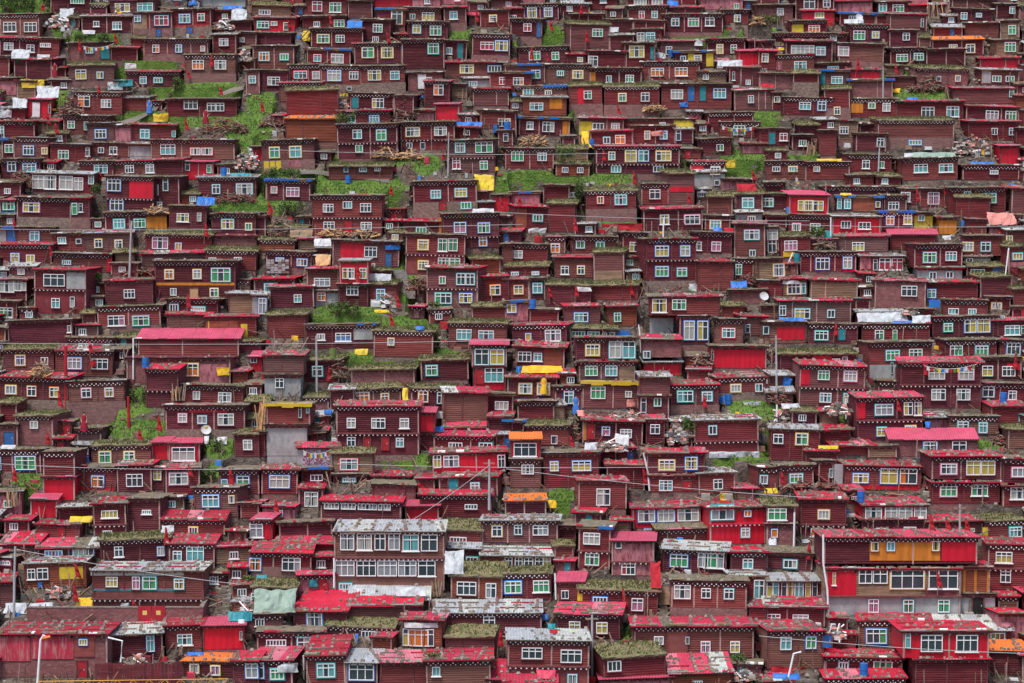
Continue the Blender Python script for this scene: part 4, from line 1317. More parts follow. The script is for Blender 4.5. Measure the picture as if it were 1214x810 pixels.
    if zm:
        bd = MB()
        bd.box(x0 - 0.1, x1 + 0.1, -0.28, 0.06, zm - 0.05, zm + 0.05, 'tin0' if h.wall == 'R' else 'postdark')
        n = max(3, int(W / 0.36)) if h.wall != 'C' else 0
        for i in range(n):
            x = x0 + W * (i + 0.5) / n
            bd.box(x - 0.05, x + 0.05, -0.25, 0.02, zm - 0.16, zm - 0.052, 'dot')
        P.append(('storey_band', bd, (0, 0, 0), [], None))
    for (kd, cx, cy, w, hh, c) in h.ext:
        xa, za = local(h, cx - w / 2, cy + hh / 2)
        xb, zb2 = local(h, cx + w / 2, cy - hh / 2)
        mb = MB()
        if kd == 'D':
            mt = 'plaster%d' % h.lc if c == 'm' else MATS.get('door_' + c) and 'door_' + c or 'door_R'
            mb.box(xa, xb, -0.10, 0.0, za, zb2, mt)
            fw = min(0.09, (xb - xa) * 0.15)
            mb.box(xa - fw, xa, -0.14, 0.0, za, zb2 + fw, 'postdark'); mb.box(xb, xb + fw, -0.14, 0.0, za, zb2 + fw, 'postdark')
            mb.box(xa, xb, -0.14, 0.0, zb2, zb2 + fw, 'postdark')
            hd = MB(); hd.box(xb - 0.16, xb - 0.10, -0.14, -0.101, (za + zb2) / 2 - 0.06, (za + zb2) / 2 + 0.06, 'grey')
            P.append(('door', mb, (0, 0, 0), [('door_handle', hd, None)], None))  # the black one is a dark opening, its shade painted on a slab
        else:
            mt = {'L': 'log%d' % h.lc, 'B': 'bluesheet', 't': 'tealsheet', 'S': 'palet2', 'm': 'plaster%d' % h.lc, 'W': 'wornred'}.get(c) or WALLM.get(c, 'redsheet')
            if c == 'C' and w * sc > 100 and h.roof == 'r' and h.wall == 'C': mt = 'mosaic'
            n = max(2, int((xb - xa) / 0.3)); k = mb.mi(mt); b = len(mb.v)
            for i in range(n + 1):
                x = xa + (xb - xa) * i / n
                d = -0.055 - (0.03 if i % 2 and 0 < i < n else 0)
                mb.v.append((x, d, za)); mb.v.append((x, d, zb2)); mb.v.append((x, 0.0, za)); mb.v.append((x, 0.0, zb2))
            for i in range(n):
                q = b + 4 * i
                for fc in ((q, q + 4, q + 5, q + 1), (q + 1, q + 5, q + 7, q + 3), (q + 2, q + 6, q + 4, q)):
                    mb.f.append(fc); mb.m.append(k)
            mb.f.append((b + 2, b, b + 1, b + 3)); mb.m.append(k)
            q = b + 4 * n
            mb.f.append((q, q + 2, q + 3, q + 1)); mb.m.append(k)
            P.append(('wall_panel', mb, (0, 0, 0), [], None))
    for (cx, cy, w, hh, code) in h.win:
        xa, za = local(h, cx - w / 2, cy + hh / 2)
        xb, zb2 = local(h, cx + w / 2, cy - hh / 2)
        if xa < x0 - 0.3 or xb > x1 + 0.3: continue
        fr, pn = window_mb(xb - xa, zb2 - za, code, rg)
        P.append(('window', fr, ((xa + xb) / 2, -0.03, (za + zb2) / 2), [('pane', pn, None)], None))
    return P

KIND = dict(L='log_cabin', A='log_cabin', T='log_cabin', R='red_shed', B='brick_house', C='concrete_house', P='tin_hut', Y='yellow_hut', O='wooden_hut', m='plaster_house')
def emit(h):
    nm = KIND[h.wall]
    if h.wall == 'R' and h.win and h.W > 4: nm = 'red_house'
    root = empty(nm, h.base, h.rz)
    root.rotation_euler = (0, h.ry, h.rz)
    tag(root, h.label, 'shed' if 'shed' in nm or 'hut' in nm else 'house', 'log cabins stacked up the hillside')
    for name, mb, off, kids, kind in house_parts(h):
        o = mb.build(name, root, off)
        for kn, km, kk in kids:
            tag(km.build(kn, o), kind=kk)
    return root
def merge(h, dst):
    M = Matrix.Translation(h.base) @ Matrix.Rotation(h.rz, 4, 'Z') @ Matrix.Rotation(h.ry, 4, 'Y')
    for name, mb, off, kids, kind in house_parts(h):
        M2 = M @ Matrix.Translation(off)
        dst.add(mb, M2)
        for kn, km, kk in kids: dst.add(km, M2)

# ------------------------------------------------------------------ labels: what it looks like, then where it is among landmarks
LAND = [(43, 131, 'the small red box shed'), (530, 133, 'the lone upper red shed'), (697, 166, 'the hanging yellow cloth'), (811, 147, 'the lime-walled upper hut'),
        (945, 34, 'the yellow-panelled upper cabin'), (574, 222, 'the bright yellow tarp'), (725, 268, 'the long red banner'), (417, 297, 'the crimson balcony box'),
        (958, 243, 'the red glazed hut'), (1094, 262, 'the lime-yellow wall'), (167, 225, 'the wide red wall sheet'), (73, 217, 'the polythene-fronted gallery'),
        (410, 256, 'the red-doored twin-storey house'), (232, 331, 'the orange-banded house'), (222, 395, 'the long pink-roofed house'), (335, 447, 'the grey concrete-based cabin'),
        (448, 510, 'the white-dotted two-storey house'), (876, 424, 'the big red wall'), (642, 437, 'the golden awning'), (622, 530, 'the orange-roofed tower cabin'),
        (624, 588, 'the orange tin roof'), (555, 548, 'the crimson upper gallery'), (215, 535, 'the cream-curtained red hut'), (50, 598, 'the pink-lidded red shed'),
        (1075, 655, 'the ochre-panelled house'), (1116, 770, 'the crimson corner house'), (457, 655, 'the white-glazed long gallery'), (178, 690, 'the yellow-curtained veranda cabin'),
        (265, 752, 'the bottom red box hut'), (1104, 530, 'the pink-roofed plaster house'), (341, 185, 'the cream-based cabin'), (369, 153, 'the rust-red log barn'),
        (580, 435, 'the teal-glazed tower'), (1047, 376, 'the silver tarp roof'), (45, 770, 'the red-fronted long store'), (943, 698, 'the white-awned glazed house'),
        (748, 655, 'the peeling white-fronted house'), (1194, 184, 'the top-right red shed'), (892, 70, 'the red-painted upper shed'), (1100, 122, 'the pink double roof')]
ROOFW = dict(k='long pink tin roof', r='red tin roof', g='grassy roof', d='earth roof', w='pale sheet roof', o='orange roof', y='yellow eave', b='blue-edged roof', m='maroon roof')
WALLW = dict(L='maroon log cabin', A='rusty brown log cabin', T='weathered grey-brown cabin', R='bright red cabin', B='brick-brown house', C='grey concrete house', P='pinkish tin hut', Y='yellow hut', O='ochre timber hut', m='maroon plaster house')
NUM = {0: 'windowless', 1: 'one-window', 2: 'two-window', 3: 'three-window', 4: 'four-window', 5: 'five-window', 6: 'six-window'}
ORD = ['nearest', 'second', 'third', 'fourth', 'fifth', 'sixth', 'seventh', 'eighth', 'ninth', 'tenth', 'eleventh', 'twelfth', 'thirteenth', 'fourteenth', 'fifteenth']
def where(px, py):
    bx, by, ph = min(LAND, key=lambda l: (l[0] - px) ** 2 + ((l[1] - py) * 1.3) ** 2)
    dx, dy = px - bx, py - by
    d = math.hypot(dx, dy)
    a = math.degrees(math.atan2(-dy, dx)) % 360
    w = ['right of', 'above right of', 'above', 'above left of', 'left of', 'below left of', 'below', 'below right of'][int((a + 22.5) // 45) % 8]
    return d, w, ph
def assign_labels(items):
    """items: (object with .px .py .desc); writes .label, unique over all of them"""
    used = {}
    for it in items:
        d, w, ph = where(it.px, it.py)
        it.d, it.is_land = d, d < 9
        it.rel = ('as %s' % ph) if False else '%s %s' % (w, ph)
        it.key = (it.desc, it.rel)
        used.setdefault(it.key, []).append(it)
    # each landmark keeps its own name for the nearest item of its kind
    for key, l in used.items():
        l.sort(key=lambda q: q.d)
        for n, it in enumerate(l):
            o = '' if len(l) == 1 else ORD[min(n, 14)] + ' '
            it.label = o + it.desc + ', ' + it.rel
for h in HS:
    h.px, h.py = (h.x0 + h.x1) / 2, (h.yt + h.yb) / 2
    nw = len(h.win)
    h.desc = '%s %s, %s' % (NUM.get(nw, 'many-window'), ('two-storey ' if h.mid else '') + WALLW[h.wall], ROOFW[h.roof])
assign_labels(HS)
for (lx, ly, ph) in LAND:
    if any(k in ph for k in ('cloth', 'banner', 'tarp', 'awning', 'sheet', 'wall')) and 'wall sheet' not in ph and 'walled' not in ph: continue
    c = [h for h in HS if h.x0 - 3 <= lx <= h.x1 + 3 and h.yt - 8 <= ly <= h.yb + 3]
    if c:
        h = min(c, key=lambda q: abs(q.px - lx) + abs(q.py - ly) - (200 if any(e[0] == 'P' and abs(e[1] - lx) < e[3] / 2 + 2 and abs(e[2] - ly) < e[4] / 2 + 2 for e in q.ext) else 0))
        nm = {'the crimson balcony box': 'cabin carrying the crimson balcony box', 'the wide red wall sheet': 'cabin with the wide red wall sheet', 'the orange tin roof': 'cabin under the orange tin roof',
              'the pink double roof': 'cabin under the pink double roof', 'the lime-walled upper hut': 'lime-walled upper hut'}.get(ph, ph.replace('the ', '', 1))
        h.label = '%s, %s with %s' % (nm, NUM.get(len(h.win), 'many-window'), ROOFW[h.roof])

order = sorted(HS, key=lambda q: -q.area)
NEAR = set(id(h) for h in order[:300])
rest = MB()
for h in HS:
    if id(h) in NEAR: emit(h)
    else: merge(h, rest)
tag(rest.build('hillside_housing'), 'mass of smaller maroon cabins packed between the larger ones up the slope', 'houses', kind='stuff')

# ------------------------------------------------------------------ the slope
def green(px, py):
    g = 0.0
    for (cx, cy, rx, ry) in GREEN:
        d = ((px - cx) / (rx * 1.0)) ** 2 + ((py - cy) / (ry * 1.2)) ** 2
        if d < 1: g = max(g, 1 - d * d)
    return g
def to_px(x, y, z):
    d = Vector((x, y, z - CAMZ))
    cz = d.y * CP + d.z * SP
    v = -d.y * SP + d.z * CP
    return 607 + F * d.x / cz, 405 - F * v / cz
import mathutils
def gz(x, Y):
    return Zof(Y) + 0.5 * mathutils.noise.noise(Vector((x * 0.12, Y * 0.12, 0))) + 0.16 * mathutils.noise.noise(Vector((x * 0.8, Y * 0.8, 3)))
GX0, GX1, GY0, GY1, GS = -78.0, 78.0, 146.0, 292.0, 0.5
nx, ny = int((GX1 - GX0) / GS) + 1, int((GY1 - GY0) / GS) + 1
hz = [[gz(GX0 + i * GS, GY0 + j * GS) for i in range(nx)] for j in range(ny)]
inside = [[False] * nx for _ in range(ny)]
for h in HS:
    if h.low is not None: continue
    xa, xb = h.base.x - h.W / 2 - 0.2, h.base.x + h.W / 2 + 0.2
    for j in range(max(0, int((h.Y - 0.9 - GY0) / GS)), min(ny, int((h.Y + h.L + 0.3 - GY0) / GS) + 1)):
        for i in range(max(0, int((xa - GX0) / GS)), min(nx, int((xb - GX0) / GS) + 2)):
            x, y = GX0 + i * GS, GY0 + j * GS
            if xa <= x <= xb and h.Y - 0.9 <= y <= h.Y + h.L + 0.2:
                hz[j][i] = min(hz[j][i], h.base.z - 0.03 - 0.05 * h.rg.random())
                inside[j][i] = inside[j][i] or y > h.Y - 0.3
gv, gf, gc = [], [], []
for j in range(ny):
    for i in range(nx):
        x, y = GX0 + i * GS, GY0 + j * GS
        gv.append((x, y, hz[j][i]))
        px, py = to_px(x, y, hz[j][i])
        gc.append(green(px, py) if -150 < px < 1364 and py > -60 else 0.3 + 0.3 * mathutils.noise.noise(Vector((x * 0.1, y * 0.1, 8))))
for j in range(ny - 1):
    for i in range(nx - 1):
        q = j * nx + i
        gf.append((q, q + 1, q + nx + 1, q + nx))
# the outer land: coarse skirt from the near valley to beyond the ridge
def strip(xs, ys):
    b = len(gv)
    for y in ys:
        for x in xs:
            gv.append((x, y, Zof(y) + 1.5 * mathutils.noise.noise(Vector((x * 0.03, y * 0.03, 5))) - (0.25 if GX0 - 1 < x < GX1 + 1 and GY0 - 1 < y < GY1 + 1 else 0)))
            gc.append(0.3)
    n = len(xs)
    for j in range(len(ys) - 1):
        for i in range(n - 1):
            q = b + j * n + i
            gf.append((q, q + 1, q + n + 1, q + n))
far_x = [-900, -600, -400, -250, -160, -120, -95, GX0]
in_x = [GX0 + k * 12 for k in range(14)]
strip(far_x, [10, 60, 100, 130, GY0] + [GY0 + 10 * k for k in range(1, 15)] + [GY1, 310, 340, 400, 500])
strip([-x for x in far_x[::-1]], [10, 60, 100, 130, GY0] + [GY0 + 10 * k for k in range(1, 15)] + [GY1, 310, 340, 400, 500])
strip(in_x, [10, 60, 100, 125, 140, GY0])
strip(in_x, [GY1, 310, 340, 400, 500])
gm = bpy.data.materials.new('hillside_ground')
gm.use_nodes = True
nt = gm.node_tree
N, Lk = nt.nodes, nt.links
bs = N['Principled BSDF']
bs.inputs['Roughness'].default_value = 0.95
bs.inputs['Specular IOR Level'].default_value = 0.15
geo = N.new('ShaderNodeNewGeometry')
def noise_ramp(scale, c0, c1, p0=0.35, p1=0.65):
    n = N.new('ShaderNodeTexNoise'); n.inputs['Scale'].default_value = scale; n.inputs['Detail'].default_value = 8; n.inputs['Roughness'].default_value = 0.7
    Lk.new(geo.outputs['Position'], n.inputs['Vector'])
    r = N.new('ShaderNodeValToRGB')
    r.color_ramp.elements[0].position, r.color_ramp.elements[1].position = p0, p1
    r.color_ramp.elements[0].color, r.color_ramp.elements[1].color = (*c0, 1), (*c1, 1)
    Lk.new(n.outputs['Fac'], r.inputs['Fac'])
    return r, n
dirt, _ = noise_ramp(1.6, (0.035, 0.028, 0.024), (0.15, 0.12, 0.10))
grass, _ = noise_ramp(0.9, (0.045, 0.095, 0.016), (0.115, 0.185, 0.035))
at_ = N.new('ShaderNodeAttribute'); at_.attribute_name = 'grass_cover'
nb = N.new('ShaderNodeTexNoise'); nb.inputs['Scale'].default_value = 1.1; nb.inputs['Detail'].default_value = 6
Lk.new(geo.outputs['Position'], nb.inputs['Vector'])
ad = N.new('ShaderNodeMath'); ad.operation = 'ADD'
Lk.new(at_.outputs['Fac'], ad.inputs[0]); Lk.new(nb.outputs['Fac'], ad.inputs[1])
mr = N.new('ShaderNodeMapRange'); mr.inputs['From Min'].default_value = 0.68; mr.inputs['From Max'].default_value = 0.9
Lk.new(ad.outputs['Value'], mr.inputs['Value'])
mx = N.new('ShaderNodeMix'); mx.data_type = 'RGBA'
Lk.new(mr.outputs['Result'], mx.inputs['Factor'])
Lk.new(dirt.outputs['Color'], mx.inputs['A']); Lk.new(grass.outputs['Color'], mx.inputs['B'])
Lk.new(mx.outputs['Result'], bs.inputs['Base Color'])
nbm = N.new('ShaderNodeTexNoise'); nbm.inputs['Scale'].default_value = 5; nbm.inputs['Detail'].default_value = 6
Lk.new(geo.outputs['Position'], nbm.inputs['Vector'])
bp = N.new('ShaderNodeBump'); bp.inputs['Strength'].default_value = 0.9; bp.inputs['Distance'].default_value = 0.25
Lk.new(nbm.outputs['Fac'], bp.inputs['Height']); Lk.new(bp.outputs['Normal'], bs.inputs['Normal'])
me = bpy.data.meshes.new('hillside')
me.from_pydata(gv, [], gf)
at2 = me.attributes.new('grass_cover', 'FLOAT', 'POINT')
at2.data.foreach_set('value', gc)
me.materials.append(gm)
o = bpy.data.objects.new('hillside', me)
COL.objects.link(o)
tag(o, kind='structure')
# grass blades where the green patches lie
gb = MB()
rg = random.Random(3)
for j in range(1, ny - 1):
    for i in range(1, nx - 1):
        g = gc[j * nx + i]
        if inside[j][i] or g < 0.15: continue
        for _ in range(int(g * 5 + rg.random())):
            x, y = GX0 + (i + rg.uniform(-.5, .5)) * GS, GY0 + (j + rg.uniform(-.5, .5)) * GS
            z = hz[j][i] - 0.08
            hh, w, dx = rg.uniform(0.12, 0.4), rg.uniform(0.04, 0.11), rg.uniform(-0.15, 0.15)
            gb.face([(x - w, y, z), (x + w, y + 0.03, z), (x + dx, y - 0.05, z + hh)], 'blade')
tag(gb.build('grass'), 'short green grass on the open banks between cabins', 'grass', kind='stuff')

# ------------------------------------------------------------------ everything that is not a house
TO = dict(a=0, b=200, c=400, d=607)
def T(t, x, y):
    k = int(t[1])
    xs = [0, 300, 600, 910 if t[0] == 'd' else 900][k]
    s = 3.866 if k == 3 and t[0] in 'bc' else 3.99
    return xs + x / s, TO[t[0]] + y / s
def on_facade(px, py, d=0.2):
    c = [h for h in HS if h.x0 <= px <= h.x1 and h.yt - 2 <= py <= h.yb]
    return (min(h.Y for h in c) - d) if c else Yof(py)
def roof_under(x, y):
    """highest roof at ground position (x,y), or the slope itself"""
    z = None
    for h in HS:
        if abs(x - h.base.x) < h.W / 2 and h.Y - 0.2 < y < h.Y + h.L:
            q = h.base.z + h.H + h.tilt * (y - h.Y) + 0.12
            z = q if z is None else max(z, q)
    i, j = int(round((x - GX0) / GS)), int(round((y - GY0) / GS))
    g = hz[j][i] if 0 <= j < ny and 0 <= i < nx else Zof(y)
    return g if z is None else max(z, g)
def place(px, py):
    """point of the slope or of a roof seen at the pixel: march along the sight line"""
    Y = 158.0
    while Y < 290:
        p = at(px, py, Y)
        if p.z <= roof_under(p.x, p.y): return Vector((p.x, p.y, roof_under(p.x, p.y)))
        Y += 0.25
    return at(px, py, Yof(py))
class Item: pass
ITEMS = []
def item(o, px, py, desc, cat, group):
    it = Item(); it.o, it.px, it.py, it.desc, it.cat, it.group = o, px, py, desc, cat, group
    ITEMS.append(it)
    return o
rg = random.Random(21)
def cloth(w, hgt, back, m, sag=0.12, seed=0):
    """crumpled sheet: w wide, rising hgt while going back 'back' metres; thin but closed"""
    nu, nv = 12, 8
    mb = MB(); k = mb.mi(m)
    r = random.Random(seed)
    ph = r.uniform(0, 50)
    def P(i, j, off):
        u, v = i / nu, j / nv
        n = mathutils.noise.noise(Vector((u * w * 1.3 + ph, v * hgt * 1.3, ph)))
        n2 = mathutils.noise.noise(Vector((u * w * 3 + ph, v * hgt * 3, ph + 9)))
        x = (u - 0.5) * w * (1 + 0.10 * n) + 0.1 * n2
        z = v * hgt + (0.16 * n + 0.06 * n2) * hgt + 0.25 * hgt * math.sin(math.pi * v) * (0.6 + 0.4 * n)
        y = v * back - 0.12 * n - 0.10 * n2 - sag * math.sin(math.pi * u)
        return (x, y + off, max(0.02, z))
    for off in (0.0, 0.04):
        b = len(mb.v)
        for j in range(nv + 1):
            for i in range(nu + 1): mb.v.append(P(i, j, off))
        for j in range(nv):
            for i in range(nu):
                q = b + j * (nu + 1) + i
                f = (q, q + 1, q + nu + 2, q + nu + 1)
                mb.f.append(f if off == 0 else f[::-1]); mb.m.append(k)
    n1 = (nu + 1) * (nv + 1)
    ring = [i for i in range(nu + 1)] + [j * (nu + 1) + nu for j in range(1, nv + 1)] + [nv * (nu + 1) + i for i in range(nu - 1, -1, -1)] + [j * (nu + 1) for j in range(nv - 1, 0, -1)]
    for a, b in zip(ring, ring[1:] + ring[:1]):
        mb.f.append((b, a, a + n1, b + n1)); mb.m.append(k)
    return mb
TARPS = [('a0', 155, 395, 105, 44, 'yellowsheet', 'yellow plastic tarp'), ('a0', 580, 392, 90, 36, 'tealsheet', 'teal-blue tarp heap'), ('a0', 222, 440, 105, 60, 'silver', 'silvery plastic sheet'),
 ('a0', 95, 255, 84, 50, 'silver', 'silvery plastic sheet'), ('a0', 205, 265, 60, 16, 'silver', 'silvery plastic sheet'), ('a0', 618, 312, 52, 30, 'whitecloth', 'white cloth bundle'), ('a0', 310, 68, 64, 60, 'silver', 'silvery plastic sheet'), ('a0', 270, 110, 60, 40, 'whitecloth', 'white cloth bundle'),
 ('a0', 1130, 66, 70, 60, 'silver', 'silvery plastic sheet'), ('a0', 1100, 50, 90, 20, 'bluesheet', 'bright blue tarp'), ('a0', 910, 12, 40, 30, 'bluesheet', 'bright blue tarp'), ('a0', 420, 158, 54, 20, 'whitecloth', 'white cloth bundle'), ('a0', 760, 555, 70, 44, 'yellowsheet', 'yellow plastic tarp'), ('a0', 545, 405, 70, 44, 'silver', 'silvery plastic sheet'), ('a0', 25, 530, 60, 60, 'silver', 'silvery plastic sheet'), ('a0', 90, 500, 70, 50, 'silver', 'silvery plastic sheet'),
 ('a1', 1020, 622, 124, 22, 'bluesheet', 'bright blue tarp'), ('a1', 480, 115, 70, 40, 'bluecloth', 'patterned blue cloth'), ('a1', 250, 175, 36, 60, 'yellowsheet', 'yellow plastic tarp'), ('a1', 445, 452, 70, 24, 'yellowsheet', 'yellow plastic tarp'),
 ('a2', 388, 675, 56, 90, 'gold', 'golden hanging cloth'), ('a2', 510, 140, 44, 30, 'silver', 'silvery plastic sheet'), ('a2', 730, 265, 54, 34, 'silver', 'silvery plastic sheet'), ('a2', 910, 200, 40, 36, 'whitecloth', 'white cloth bundle'), ('a2', 790, 20, 50, 30, 'bluesheet', 'bright blue tarp'), ('a2', 840, 495, 40, 24, 'bluesheet', 'bright blue tarp'), ('a2', 1060, 300, 120, 34, 'silver', 'silvery plastic sheet'), ('a2', 1055, 775, 60, 40, 'yellowsheet', 'yellow plastic tarp'), ('a2', 715, 632, 60, 26, 'salmon', 'salmon-pink awning cloth'),
 ('a3', 330, 762, 116, 14, 'yellowsheet', 'yellow plastic tarp'), ('a3', 40, 407, 60, 26, 'redcloth', 'crumpled red cloth'), ('a3', 645, 432, 46, 22, 'gold', 'golden hanging cloth'), ('a3', 105, 235, 50, 16, 'yellowsheet', 'yellow plastic tarp'), ('a3', 775, 733, 180, 22, 'silver', 'silvery plastic sheet'), ('a3', 1060, 785, 110, 14, 'bluesheet', 'bright blue tarp'), ('a3', 725, 466, 50, 14, 'bluesheet', 'bright blue tarp'), ('a3', 450, 100, 90, 24, 'silver', 'silvery plastic sheet'),
 ('b0', 972, 152, 84, 42, 'bluesheet', 'bright blue tarp'), ('b0', 1140, 134, 100, 14, 'tealsheet', 'teal-blue tarp heap'),
 ('b1', 1094, 90, 92, 80, 'yellowsheet', 'yellow plastic tarp'), ('b1', 660, 373, 70, 24, 'bluesheet', 'bright blue tarp'), ('b1', 328, 356, 80, 40, 'whitecloth', 'white cloth bundle'), ('b1', 608, 635, 100, 40, 'whitecloth', 'white cloth bundle'), ('b1', 330, 430, 70, 60, 'newwood', 'tan canvas sheet'), ('b1', 600, 515, 110, 40, 'silver', 'silvery plastic sheet'), ('b1', 1090, 392, 100, 22, 'whitecloth', 'white cloth bundle'), ('b1', 610, 676, 70, 16, 'yellowsheet', 'yellow plastic tarp'), ('b1', 225, 315, 110, 40, 'tanwood', 'tan canvas sheet'),
 ('b2', 1100, 548, 72, 36, 'bluesheet', 'bright blue tarp'), ('b2', 145, 294, 84, 30, 'whitecloth', 'white cloth bundle'), ('b2', 930, 100, 56, 34, 'silver', 'silvery plastic sheet'), ('b2', 1140, 90, 90, 40, 'redcloth', 'crumpled red cloth'), ('b2', 890, 560, 50, 40, 'whitecloth', 'white cloth bundle'), ('b2', 1000, 290, 40, 20, 'bluesheet', 'bright blue tarp'), ('b2', 1055, 288, 50, 20, 'redcloth', 'crumpled red cloth'), ('b2', 370, 570, 66, 24, 'whitecloth', 'white cloth bundle'), ('b2', 640, 470, 24, 100, 'silver', 'silvery plastic sheet'),
 ('b3', 1115, 250, 130, 66, 'salmon', 'salmon-pink canvas'), ('b3', 570, 680, 240, 50, 'silver', 'silvery plastic sheet'), ('b3', 398, 195, 50, 14, 'yellowsheet', 'yellow plastic tarp'), ('b3', 320, 312, 40, 40, 'tealsheet', 'teal-blue tarp heap'), ('b3', 745, 700, 90, 40, 'silver', 'silvery plastic sheet'), ('b3', 800, 66, 200, 26, 'greytarp', 'grey-green tarp'), ('b3', 150, 728, 110, 18, 'bluesheet', 'bright blue tarp'), ('b3', 665, 718, 110, 14, 'bluesheet', 'bright blue tarp'), ('b3', 145, 515, 80, 30, 'whitecloth', 'white cloth bundle'), ('b3', 860, 320, 40, 22, 'whitecloth', 'white cloth bundle'),
 ('c0', 1048, 492, 50, 36, 'whitecloth', 'white cloth bundle'), ('c0', 975, 495, 24, 40, 'whitecloth', 'white cloth bundle'), ('c0', 967, 434, 28, 24, 'yellowsheet', 'yellow plastic tarp'), ('c0', 1055, 160, 60, 44, 'gold', 'golden hanging cloth'), ('c0', 440, 122, 26, 34, 'redcloth', 'crumpled red cloth'), ('c0', 40, 628, 70, 20, 'whitecloth', 'white cloth bundle'),
 ('c1', 510, 74, 60, 30, 'yellowsheet', 'yellow plastic tarp'), ('c1', 330, 365, 90, 26, 'whitecloth', 'white cloth bundle'), ('c1', 356, 390, 36, 22, 'bluesheet', 'bright blue tarp'), ('c1', 720, 270, 26, 60, 'yellowsheet', 'yellow plastic tarp'), ('c1', 880, 436, 44, 26, 'bluesheet', 'bright blue tarp'), ('c1', 790, 130, 40, 20, 'bluesheet', 'bright blue tarp'), ('c1', 785, 705, 50, 40, 'redcloth', 'crumpled red cloth'),
 ('c2', 170, 152, 190, 36, 'gold', 'golden hanging cloth'), ('c2', 1040, 296, 56, 40, 'bluesheet', 'bright blue tarp'), ('c2', 550, 510, 64, 56, 'whitecloth', 'white cloth bundle'), ('c2', 400, 515, 60, 36, 'silver', 'silvery plastic sheet'), ('c2', 1080, 555, 230, 34, 'silver', 'silvery plastic sheet'), ('c2', 1160, 314, 84, 26, 'palet', 'pale green-white panel sheet'), ('c2', 590, 310, 40, 40, 'salmon', 'salmon-pink bundle'), ('c2', 355, 365, 36, 30, 'salmon', 'salmon-pink bundle'), ('c2', 60, 152, 26, 34, 'bluesheet', 'bright blue tarp'),
 ('c2', 210, 795, 60, 36, 'gold', 'golden hanging cloth'), ('c3', 128, 195, 40, 50, 'bluesheet', 'bright blue tarp'), ('c3', 775, 404, 26, 30, 'bluesheet', 'bright blue tarp'), ('c3', 315, 535, 90, 18, 'yellowsheet', 'yellow plastic tarp'), ('c3', 145, 350, 90, 26, 'silver', 'silvery plastic sheet'), ('c3', 20, 470, 40, 50, 'darkgrey', 'dark plastic sheet'), ('c3', 55, 705, 60, 26, 'yellowsheet', 'yellow plastic tarp'),
 ('d0', 1138, 495, 116, 44, 'tealsheet', 'teal-blue tarp heap'), ('d0', 130, 460, 230, 50, 'silver', 'silvery plastic sheet'), ('d0', 380, 60, 110, 30, 'yellowsheet', 'yellow plastic tarp'), ('d0', 790, 85, 60, 40, 'silver', 'silvery plastic sheet'), ('d0', 1140, 530, 30, 20, 'whitecloth', 'white cloth bundle'), ('d0', 925, 672, 80, 14, 'bluesheet', 'bright blue tarp'), ('d0', 190, 345, 24, 30, 'bluesheet', 'bright blue tarp'), ('d0', 400, 440, 80, 50, 'gold', 'golden hanging cloth'), ('d0', 590, 445, 44, 36, 'whitecloth', 'white cloth bundle'),
 ('d1', 100, 470, 200, 110, 'greytarp', 'grey-green tarp'), ('d1', 795, 535, 160, 28, 'whitecloth', 'white cloth bundle'), ('d1', 285, 335, 40, 40, 'tealsheet', 'teal-blue tarp heap'), ('d1', 350, 350, 24, 36, 'redcloth', 'crumpled red cloth'), ('d1', 950, 245, 90, 110, 'silver', 'silvery plastic sheet'), ('d1', 745, 380, 140, 44, 'silver', 'silvery plastic sheet'), ('d1', 165, 735, 100, 50, 'silver', 'silvery plastic sheet'), ('d1', 40, 310, 50, 22, 'tealsheet', 'teal-blue tarp heap'),
 ('d2', 710, 300, 50, 130, 'redcloth', 'crumpled red cloth'), ('d2', 190, 790, 90, 40, 'tin2', 'rose-pink plastic roll'), ('d2', 395, 790, 60, 40, 'redcloth', 'crumpled red cloth'), ('d2', 180, 510, 36, 30, 'bluesheet', 'bright blue tarp'), ('d2', 215, 545, 40, 26, 'tealsheet', 'teal-blue tarp heap'), ('d2', 225, 565, 34, 20, 'redcloth', 'crumpled red cloth'), ('d2', 740, 410, 70, 80, 'tanwood', 'tan canvas sheet'),
 ('d3', 320, 570, 40, 60, 'newwood', 'tan canvas sheet'), ('d3', 100, 750, 160, 44, 'redcloth', 'crumpled red cloth'), ('d3', 90, 790, 120, 30, 'bluesheet', 'bright blue tarp'), ('d3', 1130, 520, 60, 60, 'pinksheet', 'dusty pink hanging sheet'), ('d3', 25, 140, 40, 40, 'silver', 'silvery plastic sheet'), ('d3', 180, 140, 40, 20, 'silver', 'silvery plastic sheet')]
for n, (t, x, y, w, hh, m, ds) in enumerate(TARPS):
    cx, cy = T(t, x, y + hh / 2)
    p = place(cx, cy)
    f = on_facade(cx, cy - hh / 8)
    hang = f < p.y and hh > 22 and m != 'greytarp'
    if hang: p = at(cx, cy, f)
    ppm = F / p.y
    mb = cloth(w / 3.99 / ppm, hh / 3.99 / ppm * 0.9, 0.05 if hang else min(2.6, 0.8 * hh / 3.99 / ppm), m, seed=n)
    o = mb.build('tarp', None, p)
    item(o, cx, cy - hh / 8, ds, 'tarp', 'plastic sheets and cloths lying about the cabins')
# the long red banner
mb = cloth(6.2, 0.75, 0.1, 'redcloth', sag=0.35, seed=77)
o = mb.build('banner', None, at(725, 274, on_facade(725, 262) - 0.6)); tag(o, 'long sagging red cloth banner stretched across the grass bank', 'banner')
